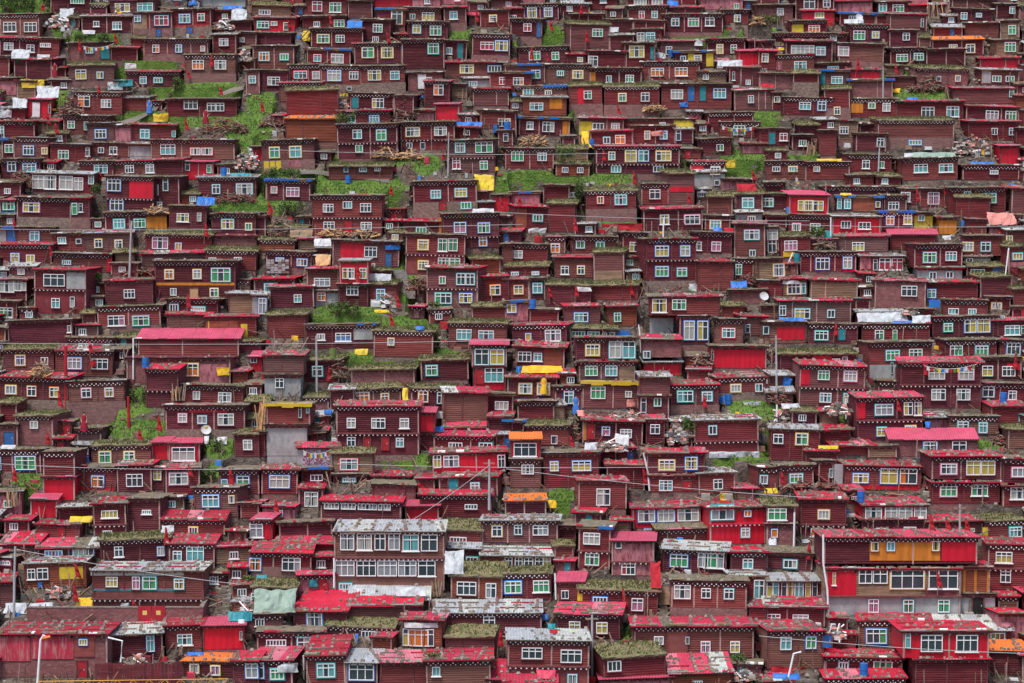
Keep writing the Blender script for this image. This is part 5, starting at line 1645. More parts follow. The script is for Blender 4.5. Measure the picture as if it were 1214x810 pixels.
# flags on thin sticks
FLAGS = [('a0', 195, 50), ('a0', 547, 190), ('a0', 990, 300), ('a0', 890, 350), ('a0', 265, 615), ('a0', 370, 230), ('a0', 460, 420), ('a0', 225, 570), ('a0', 880, 610), ('a0', 1040, 430), ('a1', 38, 520), ('a1', 1055, 90), ('a1', 165, 110), ('a1', 365, 100), ('a1', 640, 190), ('a1', 890, 740),
 ('a2', 210, 130), ('a2', 375, 185), ('a2', 530, 520), ('a2', 455, 745), ('a2', 110, 270), ('a2', 195, 280), ('a2', 345, 50), ('a3', 455, 320), ('a3', 640, 325), ('b0', 65, 275), ('b0', 965, 310), ('b0', 470, 40), ('b0', 240, 400), ('b0', 885, 650), ('b1', 647, 105), ('b1', 80, 190), ('b1', 1178, 200), ('b1', 490, 490), ('b1', 680, 650),
 ('b2', 600, 65), ('b2', 330, 130), ('b2', 55, 165), ('b2', 320, 290), ('b2', 205, 590), ('b2', 860, 150), ('b2', 590, 590), ('b2', 325, 585), ('b2', 1170, 40), ('b3', 722, 140), ('b3', 850, 100), ('b3', 340, 750), ('c0', 280, 350), ('c0', 655, 480), ('c0', 428, 60), ('c0', 1085, 690), ('c0', 895, 640), ('c0', 55, 670), ('c0', 745, 435), ('c0', 215, 495),
 ('c1', 655, 80), ('c1', 345, 200), ('c1', 45, 385), ('c2', 930, 320), ('c2', 655, 690), ('c2', 305, 500), ('c3', 755, 160), ('c3', 1160, 135), ('c3', 632, 320), ('c3', 100, 665), ('d0', 350, 430), ('d0', 635, 455), ('d0', 365, 300), ('d0', 775, 150), ('d1', 100, 60), ('d1', 1155, 640), ('d2', 555, 440), ('d3', 850, 70), ('d3', 805, 345), ('d3', 180, 220), ('d3', 935, 75), ('d3', 770, 85)]
def flag_mb(hgt, seed):
    r = random.Random(seed)
    st, cl = MB(), MB()
    lean = r.uniform(-0.15, 0.15)
    st.tube([(0, 0, -0.3), (lean * hgt, 0, hgt)], 0.03, 0.02, 'plank', 5)
    k = cl.mi('redcloth')
    n = 7
    for off in (0, 0.025):
        b = len(cl.v)
        for j in range(n + 1):
            v = j / n
            z = hgt * (1 - 0.72 * v)
            wd = 0.10 + 0.42 * v * (1 - 0.25 * v) * r.uniform(0.9, 1.1)
            xx = lean * z
            cl.v.append((xx - 0.05 * v, -0.03 + off, z)); cl.v.append((xx + wd * 0.55, -0.09 + 0.08 * math.sin(j * 1.7) + off, z - 0.02)); cl.v.append((xx + wd, -0.03 + off, z - 0.06 - 0.1 * v))
        for j in range(n):
            for i in range(2):
                q = b + 3 * j + i
                f = (q, q + 3, q + 4, q + 1)
                cl.f.append(f if off == 0 else f[::-1]); cl.m.append(k)
    return st, cl
for n, (t, x, y) in enumerate(FLAGS):
    px, py = T(t, x, y + 34)
    p = place(px, py)
    f = on_facade(px, py - 4, 0.35)
    if f < p.y: p = at(px, py, f)
    st, cl = flag_mb(1.25 + 0.3 * ((n * 7) % 3), n)
    root = st.build('flag', None, p)
    cl.build('flag_cloth', root)
    item(root, px, py - 8, 'limp red cloth flag on a stick', 'flag', 'red flags on sticks')
# poles
def pole(bx, by, tx, ty, m, r, ds, name='pole', Y=None, cap=True):
    Y = Y or min(place(bx, by).y, on_facade(bx, by - 3, 0.5))
    a, b = at(bx, by, Y), at(tx, ty, Y)
    mb = MB()
    mb.tube([(0, 0, -1.0), tuple((b - a) * 0.5), tuple(b - a)], r, r * 0.7, m, 8)
    o = mb.build(name, None, a)
    if cap:
        c = MB(); v = b - a
        c.box(v.x - 0.45, v.x + 0.45, -0.06, 0.06, v.z - 0.35, v.z - 0.25, 'plank'); c.build('crossarm', o)
    return item(o, (bx + tx) / 2, (by + ty) / 2, ds, 'pole', 'poles standing among the cabins')
pole(153, 328, 156, 262, 'grey', 0.12, 'tall grey leaning utility pole')
pole(375.6, 466, 375, 398, 'grey', 0.11, 'tall grey utility pole')
pole(921, 466, 920, 398, 'grey', 0.10, 'tall grey utility pole')
pole(580, 590, 580, 545, 'grey', 0.11, 'grey utility pole in front of red gallery')
pole(16, 732, 18, 648, 'grey', 0.11, 'tall grey utility pole with reddish foot')
pole(1138, 632, 1138, 598, 'grey', 0.09, 'grey utility pole')
pole(702, 793, 702, 729, 'grey', 0.10, 'tall grey utility pole')
pole(1047, 116, 1047, 79, 'grey', 0.09, 'pale grey utility pole')
pole(1041, 205, 1043, 170, 'grey', 0.09, 'pale grey utility pole')
pole(531, 204, 532, 157, 'grey', 0.09, 'pale grey utility pole')
pole(786, 280, 787, 258, 'white', 0.09, 'short white post', cap=False)
pole(78, 486, 78, 411, 'redcloth', 0.20, 'tall pole wrapped in red cloth', cap=False)
pole(153, 505, 152, 470, 'redcloth', 0.16, 'shorter pole wrapped in red cloth', cap=False)
pole(760, 405, 757, 385, 'white', 0.07, 'short white post', cap=False)
# white drain pipes: down from an eave with a bend
def pipe(pts, ds):
    Y = min(place(*pts[-1]).y, on_facade(pts[0][0] + 3, pts[0][1] + 6, 0.45), on_facade(pts[0][0] - 3, pts[0][1] + 6, 0.45))
    w = [at(x, y, Y) for x, y in pts]
    mb = MB(); mb.tube([tuple(q - w[-1]) for q in w], 0.07, 0.07, 'white', 8)
    item(mb.build('drainpipe', None, w[-1]), pts[0][0], pts[0][1], ds, 'drainpipe', 'white drainpipes')
pipe([(168, 401), (158, 401), (158, 450)], 'white plastic drainpipe with elbow')
pipe([(976, 634), (976, 668), (981, 700), (982, 728)], 'long white drainpipe down a concrete corner')
pipe([(360, 777), (360, 806)], 'white plastic drainpipe'); pipe([(128, 756), (145, 760), (143, 785)], 'white plastic drainpipe with elbow')
pipe([(950, 773), (941, 775), (934, 806)], 'white plastic drainpipe with elbow'); pipe([(1003, 472), (1003, 497)], 'white plastic drainpipe')
pipe([(1005, 470), (1009, 469), (1008, 497)], 'white plastic drainpipe with elbow'); pipe([(658, 680), (659, 711)], 'white plastic drainpipe')
pipe([(763, 537), (768, 560), (770, 582)], 'slanting white drainpipe'); pipe([(396, 662), (396, 697)], 'white plastic drainpipe')
pipe([(921, 480), (921, 500)], 'white plastic drainpipe'); pipe([(985, 258), (985, 294)], 'white plastic drainpipe')
pipe([(1196, 294), (1192, 326)], 'white plastic drainpipe'); pipe([(940, 300), (932, 318)], 'slanting white drainpipe')
pipe([(942, 608), (941, 648)], 'white plastic drainpipe'); pipe([(706, 765), (706, 795)], 'white plastic drainpipe')
# overhead cables with sag
def cable(x0, y0, x1, y1, off=3.0, sag=3):
    ya, yb_ = Yof(y0 + 40) - off, Yof(y1 + 40) - off
    pts = []
    for k in range(25):
        t = k / 24
        pts.append(at(x0 + (x1 - x0) * t, y0 + (y1 - y0) * t + sag * 4 * t * (1 - t), ya + (yb_ - ya) * t))
    mb = MB(); mb.tube([tuple(q - pts[0]) for q in pts], 0.022, 0.022, 'grey', 4)
    o = mb.build('overhead_cable', None, pts[0])
    return o
for a, l in [((-5, 272, 620, 266), 'thin grey overhead cable sagging across the left half at mid height'), ((-5, 407, 620, 403), 'thin grey overhead cable crossing from the left edge above the red-wrapped pole'), ((18, 651, 285, 693), 'thin grey overhead cable running down past the veranda cabin'), ((900, 754, 1220, 775), 'thin grey overhead cable before the crimson corner house'),
             ((560, 250, 960, 262), 'thin grey overhead cable above the red banner'), ((880, 264, 1220, 268), 'thin grey overhead cable above the lime-yellow wall'), ((330, 178, 720, 182), 'thin grey overhead cable in the upper middle'), ((400, 550, 840, 553), 'thin grey overhead cable past the orange-roofed tower cabin'), ((0, 550, 300, 556), 'thin grey overhead cable above the pink-lidded red shed'), ((600, 556, 960, 590), 'thin grey overhead cable sloping down to the right of the orange roof'), ((470, 628, 582, 550), 'thin cable rising steeply to the pole before the red gallery')]:
    tag(cable(*a), l, 'cable', 'overhead cables')
# prayer-flag strings
def prayer(x0, y0, x1, y1, lab):
    Y = min(on_facade((x0 + x1) / 2, y1 + 3, 0.6), Yof(y0))
    a, b = at(x0, y0, Y), at(x1, y1, Y)
    root = MB(); n = 14
    P = [a + (b - a) * (i / n) - Vector((0, 0, 0.35 * 4 * (i / n) * (1 - i / n))) for i in range(n + 1)]
    root.tube([tuple(q - a) for q in P], 0.015, 0.015, 'white', 4)
    o = root.build('prayer_flag_string', None, a)
    for i in range(1, n):
        f = MB(); q = P[i] - a
        m = ['bluesheet', 'whitecloth', 'redcloth', 'blade', 'yellowsheet'][i % 5]
        f.hexa([(q.x - .12, q.y - .01, q.z - .32), (q.x + .12, q.y - .03, q.z - .34), (q.x + .12, q.y - .01, q.z - .34), (q.x - .12, q.y + .01, q.z - .32), (q.x - .12, q.y - .01, q.z), (q.x + .12, q.y - .01, q.z), (q.x + .12, q.y + .01, q.z), (q.x - .12, q.y + .01, q.z)], m)
        f.build('prayer_flag', o)
    tag(o, lab, 'prayer flags', 'strings of prayer flags')
prayer(*T('a2', 1015, 595), *T('a2', 1195, 592), 'string of coloured prayer flags across a cabin right of the lime-walled upper hut')
prayer(*T('c3', 757, 130), *T('c3', 1000, 122), 'string of coloured prayer flags under the red roof above the pink-roofed plaster house')
prayer(*T('a0', 390, 218), *T('a0', 540, 205), 'string of coloured prayer flags over the teal-doored upper cabin')
prayer(*T('c1', 235, 535), *T('c1', 370, 530), 'string of coloured prayer flags beside the white-dotted two-storey house')
# heaps of firewood and rubble
def heap(w, hgt, m_list, n, seed, upright=False, stones=0):
    r = random.Random(seed); mb = MB()
    for _ in range(n):
        x = r.uniform(-w / 2, w / 2); z = r.random() ** 1.4 * hgt * (1 - (2 * x / w) ** 2 * 0.7)
        l = r.uniform(0.4, 1.3)
        if upright: d = Vector((r.uniform(-.15, .15), r.uniform(0.05, .3), 1)) * hgt * r.uniform(0.6, 1); a = Vector((x, r.uniform(-.2, .1), 0))
        else: d = Vector((r.uniform(-1, 1), r.uniform(-.7, .7), r.uniform(-.35, .45))).normalized() * l; a = Vector((x, r.uniform(-.5, .5) + z * 0.5, z + 0.05)) - d / 2
        mb.stick(a, a + d, r.uniform(0.03, 0.08), r.choice(m_list))
    for _ in range(stones):
        x = r.uniform(-w / 2, w / 2); z = r.random() ** 1.5 * hgt * (1 - (2 * x / w) ** 2 * 0.7)
        mb.stone((x, r.uniform(-.5, .4) + z * 0.6, z), r.uniform(0.1, 0.28), r.choice(['stone', 'stonepale', 'whitecloth', 'salmon', 'stone', 'darkgrey']), r)
    return mb
HEAPS = [('a0', 340, 545, 100, 80, 0, 'heap of dark split firewood'), ('a0', 1060, 630, 200, 70, 0, 'heap of tangled timber and logs'), ('a0', 1165, 800, 110, 100, 2, 'heap of rubble and rags'), ('a0', 265, 140, 110, 60, 2, 'heap of rubble and rags'), ('a0', 1060, 140, 90, 50, 2, 'heap of rubble and rags'), ('a0', 1155, 290, 60, 60, 2, 'heap of rubble and rags'),
 ('a1', 625, 745, 110, 60, 3, 'heap of pale split firewood'), ('a1', 735, 755, 140, 30, 3, 'heap of pale split firewood'), ('a1', 720, 560, 110, 90, 0, 'heap of dark split firewood'), ('a1', 420, 510, 60, 50, 2, 'heap of rubble and rags'), ('a1', 90, 600, 110, 30, 0, 'heap of tangled timber and logs'), ('a2', 130, 690, 110, 50, 3, 'heap of pale split firewood'), ('a2', 1190, 120, 60, 40, 3, 'heap of pale split firewood'), ('a2', 700, 525, 90, 24, 3, 'heap of pale split firewood'),
 ('a3', 1010, 740, 170, 90, 2, 'heap of rubble and rags'), ('a3', 810, 405, 80, 50, 0, 'heap of tangled timber and logs'), ('a3', 800, 440, 180, 30, 0, 'heap of tangled timber and logs'), ('a3', 845, 100, 90, 80, 1, 'row of upright leaning planks'), ('a3', 255, 735, 60, 70, 1, 'row of upright leaning planks'), ('b0', 660, 500, 120, 30, 0, 'heap of dark split firewood'), ('b0', 1110, 170, 180, 40, 0, 'stack of brown planks on grass'), ('b0', 100, 90, 80, 50, 0, 'heap of tangled timber and logs'), ('b0', 740, 210, 80, 24, 3, 'heap of pale split firewood'),
 ('b1', 375, 318, 120, 30, 3, 'heap of pale split firewood'), ('b1', 530, 322, 110, 30, 3, 'heap of pale split firewood'), ('b1', 125, 320, 90, 90, 0, 'heap of tangled timber and logs'), ('b1', 120, 495, 110, 70, 4, 'stack of grey stone blocks'), ('b1', 640, 650, 60, 60, 2, 'heap of rubble and rags'), ('b1', 770, 580, 80, 70, 0, 'heap of dark split firewood'),
 ('b3', 300, 365, 70, 50, 0, 'heap of tangled timber and logs'), ('b3', 690, 665, 60, 20, 2, 'heap of rubble and rags'), ('b2', 1150, 560, 80, 50, 0, 'heap of tangled timber and logs'),
 ('c0', 190, 185, 90, 60, 3, 'stack of pale split firewood'), ('c0', 65, 800, 60, 90, 1, 'row of upright leaning planks'), ('c0', 845, 300, 60, 90, 1, 'row of upright leaning planks'), ('c1', 32, 440, 60, 165, 1, 'row of tall fresh planks leaning upright'), ('c1', 410, 190, 50, 70, 0, 'heap of dark split firewood'), ('c1', 290, 460, 60, 60, 0, 'heap of tangled timber and logs'), ('c2', 815, 500, 80, 110, 2, 'heap of rubble and rags'), ('c2', 560, 375, 110, 30, 2, 'heap of rubble and rags'), ('c2', 500, 535, 150, 40, 2, 'heap of rubble and rags'), ('c2', 930, 130, 80, 50, 0, 'heap of tangled timber and logs'), ('c2', 310, 485, 60, 60, 0, 'heap of tangled timber and logs'),
 ('c3', 130, 370, 110, 60, 2, 'heap of rubble and rags'), ('c3', 1120, 490, 80, 40, 0, 'heap of tangled timber and logs'), ('c3', 360, 350, 120, 50, 2, 'heap of rubble and rags'), ('c3', 85, 300, 60, 60, 0, 'heap of tangled timber and logs'), ('c3', 220, 690, 230, 20, 0, 'heap of dark split firewood'), ('d0', 280, 405, 90, 40, 2, 'heap of rubble and rags'), ('d0', 640, 720, 90, 40, 2, 'heap of rubble and rags'), ('d1', 870, 400, 36, 90, 1, 'row of upright leaning planks'), ('d3', 320, 590, 70, 50, 2, 'heap of rubble and rags'), ('d0', 1180, 470, 70, 50, 2, 'heap of rubble and rags'), ('d2', 1130, 790, 90, 40, 2, 'heap of rubble and rags')]
for n, (t, x, y, w, hh, kd, ds) in enumerate(HEAPS):
    px, py = T(t, x, y)
    p = place(px, py); ppm = F / p.y
    f = on_facade(px, py - 2, 0.45)
    if f < p.y: p = at(px, py, f)
    w_, h_ = w / 3.99 / ppm, hh / 3.99 / ppm
    if kd == 0: mb = heap(w_, h_, ['plank', 'beam', 'twig', 'log3'], int(30 + 22 * w_), n)
    elif kd == 1: mb = heap(w_, h_, ['newwood', 'plank', 'tanwood'] if 'fresh' not in ds else ['newwood'], int(5 + 5 * w_), n, True)
    elif kd == 2: mb = heap(w_, h_, ['plank', 'beam', 'dot'], int(10 + 8 * w_), n, stones=int(25 + 20 * w_))
    elif kd == 3: mb = heap(w_, h_, ['newwood', 'tanwood', 'plank', 'newwood'], int(30 + 24 * w_), n)
    else:
        mb = MB(); r = random.Random(n)
        for j in range(int(h_ / 0.22)):
            for i in range(int(w_ / 0.36)):
                if r.random() < 0.93: mb.box(-w_ / 2 + i * 0.36, -w_ / 2 + i * 0.36 + 0.33, r.uniform(-.06, 0.02), 0.4, j * 0.22, j * 0.22 + 0.20, r.choice(['concrete', 'grey', 'stone']))
    item(mb.build('firewood_heap' if kd in (0, 3) else 'plank_stack' if kd == 1 else 'rubble_heap' if kd == 2 else 'block_stack', None, p), px, py - 4, ds, 'heap', 'heaps of wood and rubble')
# shrubs
def shrub(w, hgt, seed):
    r = random.Random(seed)
    st, lf = MB(), MB()
    tips = []
    for _ in range(7):
        a = Vector((r.uniform(-.3, .3) * w * .5, r.uniform(-.2, .2), -0.1)); b = Vector((r.uniform(-.5, .5) * w, r.uniform(-.5, .5) * w * .6, hgt * r.uniform(.5, .95)))
        st.tube([a, (a + b) / 2 + Vector((0, 0, .1)), b], .04, .015, 'twig', 5); tips.append(b)
    for _ in range(int(420 * w * hgt)):
        c = r.choice(tips) + Vector((r.gauss(0, .22) * w * .5, r.gauss(0, .22) * w * .5, r.gauss(0, .2) * hgt))
        if c.z < 0.02: c.z = 0.05
        d = Vector((r.uniform(-1, 1), r.uniform(-1, 1), r.uniform(-.6, 1))).normalized() * r.uniform(.06, .14)
        e = d.cross(Vector((r.uniform(-1, 1), r.uniform(-1, 1), r.uniform(-1, 1)))).normalized() * .05
        lf.face([c - d, c + e, c + d, c - e], r.choice(['leaf', 'leaf', 'blade']))
    return st, lf
SHRUBS = [('a0', 25, 62, 60, 60), ('a0', 90, 50, 70, 50), ('a0', 150, 66, 70, 70), ('a0', 215, 40, 50, 50), ('a0', 310, 225, 40, 50), ('a0', 380, 200, 60, 34), ('a0', 480, 200, 70, 36), ('a0', 830, 430, 50, 50), ('b1', 120, 50, 90, 44), ('b1', 200, 52, 70, 40), ('b1', 180, 230, 100, 50), ('b1', 400, 720, 80, 50), ('b1', 470, 718, 60, 50), ('b2', 345, 180, 40, 90), ('b1', 860, 770, 60, 30), ('b0', 450, 200, 50, 40), ('b0', 460, 585, 40, 40), ('c0', 1020, 540, 60, 44), ('c0', 985, 690, 60, 50), ('c2', 870, 480, 60, 80), ('d2', 560, 600, 60, 50), ('d0', 1180, 330, 60, 24), ('d1', 860, 800, 60, 22), ('d2', 1100, 790, 60, 40), ('a2', 250, 80, 40, 60), ('b3', 270, 360, 60, 50), ('c0', 655, 330, 70, 60), ('a3', 40, 160, 90, 36), ('a1', 440, 760, 70, 40), ('a2', 270, 790, 80, 60)]
for n, (t, x, y, w, hh) in enumerate(SHRUBS):
    px, py = T(t, x, y)
    p = place(px, py); ppm = F / p.y
    st, lf = shrub(w / 3.99 / ppm, hh / 3.99 / ppm, n)
    root = empty('shrub', p); st.build('stems', root); lf.build('foliage', root)
    item(root, px, py - 6, 'bushy green shrub on the bank', 'shrub', 'shrubs on the banks')
# stone steps climbing the alleys
STEPS = [('a0', 285, 300, 330, 115, 40), ('b1', 735, 590, 685, 480, 60), ('c1', 360, 480, 360, 400, 56), ('d0', 1055, 500, 1080, 290, 56), ('a1', 225, 280, 208, 130, 34), ('c0', 1150, 230, 1165, 140, 46)]
for n, (t, x0, y0, x1, y1, w) in enumerate(STEPS):
    a, b = T(t, x0, y0), T(t, x1, y1)
    pa, pb = at(a[0], a[1], Yof(a[1])), at(b[0], b[1], Yof(b[1]))
    ppm = F / pa.y; hw = w / 3.99 / ppm / 2
    k = max(6, int((pb.z - pa.z) / 0.2)); mb = MB(); r = random.Random(n)
    for i in range(k):
        q = (pb - pa) * (i / k); s = (pb - pa) / k
        mb.box(q.x - hw + r.uniform(-.06, .06), q.x + hw + r.uniform(-.06, .06), q.y, q.y + s.y + 0.12, q.z - 0.5, q.z + s.z, 'steptone')
    item(mb.build('stone_steps', None, pa), (a[0] + b[0]) / 2, (a[1] + b[1]) / 2, 'rough grey stone steps climbing an alley', 'steps', 'stone steps between cabins')
# trodden earth paths over the upper-left banks
for pts in ([(140, 146), (158, 143), (172, 138), (186, 131), (193, 124)], [(262, 113), (276, 109), (290, 106)], [(344, 212), (356, 205), (372, 205), (470, 216)]):
    P = [at(x, y, Yof(y)) for x, y in pts]
    Q = []
    for a, b in zip(P, P[1:]):
        for k in range(12): Q.append(a + (b - a) * (k / 12))
    mb = MB(); k = mb.mi('road'); b = 0
    for i, q in enumerate(Q):
        z = roof_under(q.x, q.y)
        for dy in (-.4, 0, .4): mb.v.append((q.x, q.y + dy, gz(q.x, q.y + dy) + 0.07))
        if i:
            for c in (0, 1): mb.f.append((3 * i - 3 + c, 3 * i + c, 3 * i + c + 1, 3 * i - 2 + c)); mb.m.append(k)
    tag(mb.build('path'), kind='structure')
# people
def person(px, py, robe, lab, hgt=1.68):
    p = place(px, py)
    f = on_facade(px, py, 0.5)
    if f < p.y: p = at(px, py, f)
    me = bpy.data.meshes.new('person')
    V = [(0, 0, .95), (0, 0, 1.15), (0, 0, 1.38), (0, -.01, 1.50), (0, -.02, 1.60), (.09, 0, .90), (.10, -.03, .50), (.10, .02, .06), (.10, -.12, .03), (-.09, 0, .90), (-.11, .04, .50), (-.11, .06, .06), (-.11, -.07, .03),
         (.18, 0, 1.38), (.24, .02, 1.12), (.21, -.10, .90), (.21, -.14, .80), (-.18, 0, 1.38), (-.25, .0, 1.12), (-.20, -.12, .92), (-.20, -.16, .82)]
    Rr = [.14, .13, .14, .055, .10, .09, .065, .045, .035, .09, .065, .045, .035, .065, .048, .036, .03, .065, .048, .036, .03]
    E = [(0, 1), (1, 2), (2, 3), (3, 4), (0, 5), (5, 6), (6, 7), (7, 8), (0, 9), (9, 10), (10, 11), (11, 12), (2, 13), (13, 14), (14, 15), (15, 16), (2, 17), (17, 18), (18, 19), (19, 20)]
    me.from_pydata(V, E, [])
    me.materials.append(MATS['skin'])
    o = bpy.data.objects.new('person', me); COL.objects.link(o)
    sk = o.modifiers.new('skin', 'SKIN')
    for i, q in enumerate(me.skin_vertices[0].data): q.radius = (Rr[i], Rr[i]); q.use_root = i == 0
    o.modifiers.new('sub', 'SUBSURF').levels = 1
    o.location = p
    rb = MB(); prof = [(.34, .14), (.30, .55), (.22, .98), (.23, 1.25), (.20, 1.44), (.08, 1.50)]
    for (ra, za), (rb_, zb) in zip(prof, prof[1:]):
        for j in range(12):
            t0, t1 = 2 * math.pi * j / 12, 2 * math.pi * (j + 1) / 12
            rb.face([(ra * math.cos(t0), ra * .72 * math.sin(t0), za), (ra * math.cos(t1), ra * .72 * math.sin(t1), za), (rb_ * math.cos(t1), rb_ * .72 * math.sin(t1), zb), (rb_ * math.cos(t0), rb_ * .72 * math.sin(t0), zb)], robe)
    rb.build('robe', o)
    hb = MB(); hb.stone((0, .02, 1.67), .105, 'hair', random.Random(2)); hb.build('hair', o)
    tag(o, lab, 'person')
person(*T('a0', 707, 545), 'bluecloth', 'person in blue clothes on the path right of the lean-to at upper left')
person(*T('a0', 974, 590), 'robe', 'person in a dark red robe standing on the grass before a long cabin')
person(*T('a0', 260, 370), 'robe', 'person in a dark red robe on the alley right of the yellow tarp')
person(*T('c0', 398, 450), 'robe', 'person in a red robe on the grassy yard below the red-wrapped poles')
person(*T('c2', 330, 368), 'bluecloth', 'person in blue clothes on a roof left of the white-panelled cabin')
person(*T('c2', 178, 275), 'gold', 'person in an orange robe at a window beneath the golden awning')
# bottom-left compound: wall, gate, plank fence, street lamp, yellow truss
def ribbon_wall(pts, hgt, thick, m, cap):
    mb = MB()
    for a, b in zip(pts, pts[1:]):
        d = (b - a).normalized(); n = Vector((-d.y, d.x, 0)).normalized() * thick
        mb.hexa([a - Vector((0, 0, .8)), b - Vector((0, 0, .8)), b + n - Vector((0, 0, .8)), a + n - Vector((0, 0, .8)), a + Vector((0, 0, hgt)), b + Vector((0, 0, hgt)), b + n + Vector((0, 0, hgt)), a + n + Vector((0, 0, hgt))], m)
        e = n * 0.15
        mb.hexa([a - e + Vector((0, 0, hgt + .003)), b - e + Vector((0, 0, hgt + .003)), b + n + e + Vector((0, 0, hgt + .003)), a + n + e + Vector((0, 0, hgt + .003)), a - e + Vector((0, 0, hgt + .1)), b - e + Vector((0, 0, hgt + .1)), b + n + e + Vector((0, 0, hgt + .1)), a + n + e + Vector((0, 0, hgt + .1))], cap)
    return mb
def wp(t, x, y, dy=0.0):
    px, py = T(t, x, y); return at(px, py, Yof(py) + dy)
Yw = Yof(T('d0', 0, 520)[1]) - 0.3
pa, pb, pc, pd = [at(*T('d0', x, 522), Yw) for x in (130, 672, 764, 960)]
tag(ribbon_wall([pa, pb], 1.05, .25, 'brick', 'stone').build('compound_wall'), 'low reddish-brown yard wall in front of the teal-railed veranda cabin', 'wall')
pe = at(*T('d0', 1030, 400), Yw + 7)
tag(ribbon_wall([pc, pd, pe], 1.05, .25, 'brick', 'stone').build('compound_wall'), 'reddish-brown yard wall right of the red gate, turning up the slope', 'wall')
g = MB(); g.box(-1.0, -0.02, -.05, .05, 0, 1.2, 'door_R'); g.box(.02, 1.0, -.05, .05, 0, 1.2, 'door_R')
for s in (-.5, .5): g.box(s - .16, s + .16, -.07, -.05, .55, .87, 'case_y')
tag(g.build('yard_gate', None, (pb + pc) / 2), 'double dark red gate with yellow emblems in the low yard wall', 'gate')
Yf = Yof(T('d0', 0, 792)[1]) - 1
fa, fb = at(*T('d0', 450, 790), Yf), at(*T('d0', 862, 782), Yf)
f = MB(); r = random.Random(5); n = int((fb - fa).length / .24)
for i in range(n):
    q = (fb - fa) * (i / n); f.box(q.x, q.x + .22, q.y - .03 + r.uniform(-.02, .02), q.y + .03, q.z - .5, q.z + 1.05 + r.uniform(-.1, .1), 'log%d' % r.choice([0, 2, 4]))
f.box(0, (fb - fa).x, .035, .09, .4, .5, 'beam')
tag(f.build('plank_fence', None, fa), 'dark red upright plank fence along the bottom edge', 'fence')
lb = at(*T('d0', 172, 806), Yf - .8); lt = at(*T('d0', 192, 606), Yf - .8); lh = at(*T('d0', 222, 594), Yf - .8)
L_ = MB(); L_.tube([(0, 0, -1), tuple(lt - lb), tuple(lt - lb + Vector((.2, 0, .35))), tuple(lh - lb)], .09, .06, 'white', 10)
lo = L_.build('street_lamp', None, lb)
hd = MB(); q = lh - lb; hd.hexa([(q.x - .3, -.12, q.z - .08), (q.x + .25, -.1, q.z + .04), (q.x + .25, .1, q.z + .04), (q.x - .3, .12, q.z - .08), (q.x - .28, -.08, q.z + .08), (q.x + .2, -.06, q.z + .14), (q.x + .2, .06, q.z + .14), (q.x - .28, .08, q.z + .08)], 'orangetin'); hd.build('lamp_head', lo)
tag(lo, 'white curved street lamp with an orange head before the red-fronted store', 'street lamp')
lb = at(*T('d1', 575, 845), 160.5); lt = at(*T('d1', 588, 795), 160.5)
L_ = MB(); L_.tube([(0, 0, -1), tuple(lt - lb), tuple(lt - lb + Vector((.35, 0, .25)))], .08, .06, 'white', 10); lo = L_.build('street_lamp', None, lb)
hd = MB(); q = lt - lb + Vector((.5, 0, .3)); hd.hexa([(q.x - .25, -.12, q.z - .1), (q.x + .22, -.1, q.z), (q.x + .22, .1, q.z), (q.x - .25, .12, q.z - .1), (q.x - .22, -.08, q.z + .08), (q.x + .2, -.06, q.z + .14), (q.x + .2, .06, q.z + .14), (q.x - .22, .08, q.z + .08)], 'salmon'); hd.build('lamp_head', lo)
tag(lo, 'white street lamp with a pink head at the bottom edge below the red-roofed blank cabins', 'street lamp')
tr = MB(); ya = 157.5; pts = [at(*T('d0', 180 + 75 * i, 802 - i * 1.0), ya) for i in range(13)]; o0 = pts[0]
for i in range(12):
    a, b = pts[i] - o0, pts[i + 1] - o0; up = Vector((0, 0, .5))
    tr.stick(a, b, .028, 'yellowpaint'); tr.stick(a - up, b - up, .028, 'yellowpaint'); tr.stick(a, (a + b) / 2 - up, .022, 'yellowpaint'); tr.stick((a + b) / 2 - up, b, .022, 'yellowpaint')
tag(tr.build('lattice_boom', None, o0), 'yellow lattice boom lying along the bottom left edge', 'boom')
# satellite dishes and blue barrels
def dish(t, x, y):
    px, py = T(t, x, y); p = place(px, py); mb = MB(); c = Vector((0, -.05, .75))
    prof = [(0, .0), (.18, .02), (.34, .08), (.44, .15)]
    ax = Vector((0.2, -.8, .5)).normalized(); u = ax.cross(Vector((0, 0, 1))).normalized(); v = u.cross(ax)
    for (ra, za), (rb_, zb) in zip(prof, prof[1:]):
        for j in range(12):
            t0, t1 = 2 * math.pi * j / 12, 2 * math.pi * (j + 1) / 12
            P_ = lambda rr, zz, tt: c + ax * zz + u * rr * math.cos(tt) + v * rr * math.sin(tt)
            mb.face([P_(ra, za, t0), P_(ra, za, t1), P_(rb_, zb, t1), P_(rb_, zb, t0)], 'whitecloth')
    mb.tube([(0, 0, -.1), (0, 0, .75)], .03, .03, 'grey', 6)
    item(mb.build('satellite_dish', None, p), px, py, 'small white satellite dish', 'dish', 'satellite dishes')
for a in [('c0', 975, 500), ('b3', 20, 640), ('a3', 470, 195)]: dish(*a)
def barrel(t, x, y, m='bluesheet'):
    px, py = T(t, x, y); p = place(px, py); mb = MB()
    mb.tube([(0, 0, 0), (0, 0, .08), (0, 0, .42), (0, 0, .46), (0, 0, .85)], .29, .29, m, 14); mb.tube([(0, 0, .40), (0, 0, .46)], .315, .315, m, 14); mb.tube([(.1, .05, .85), (.1, .05, .9)], .05, .05, 'darkgrey', 8)
    item(mb.build('barrel', None, p), px, py - 3, 'blue plastic water barrel' if m == 'bluesheet' else 'green plastic water barrel', 'barrel', 'plastic water barrels')
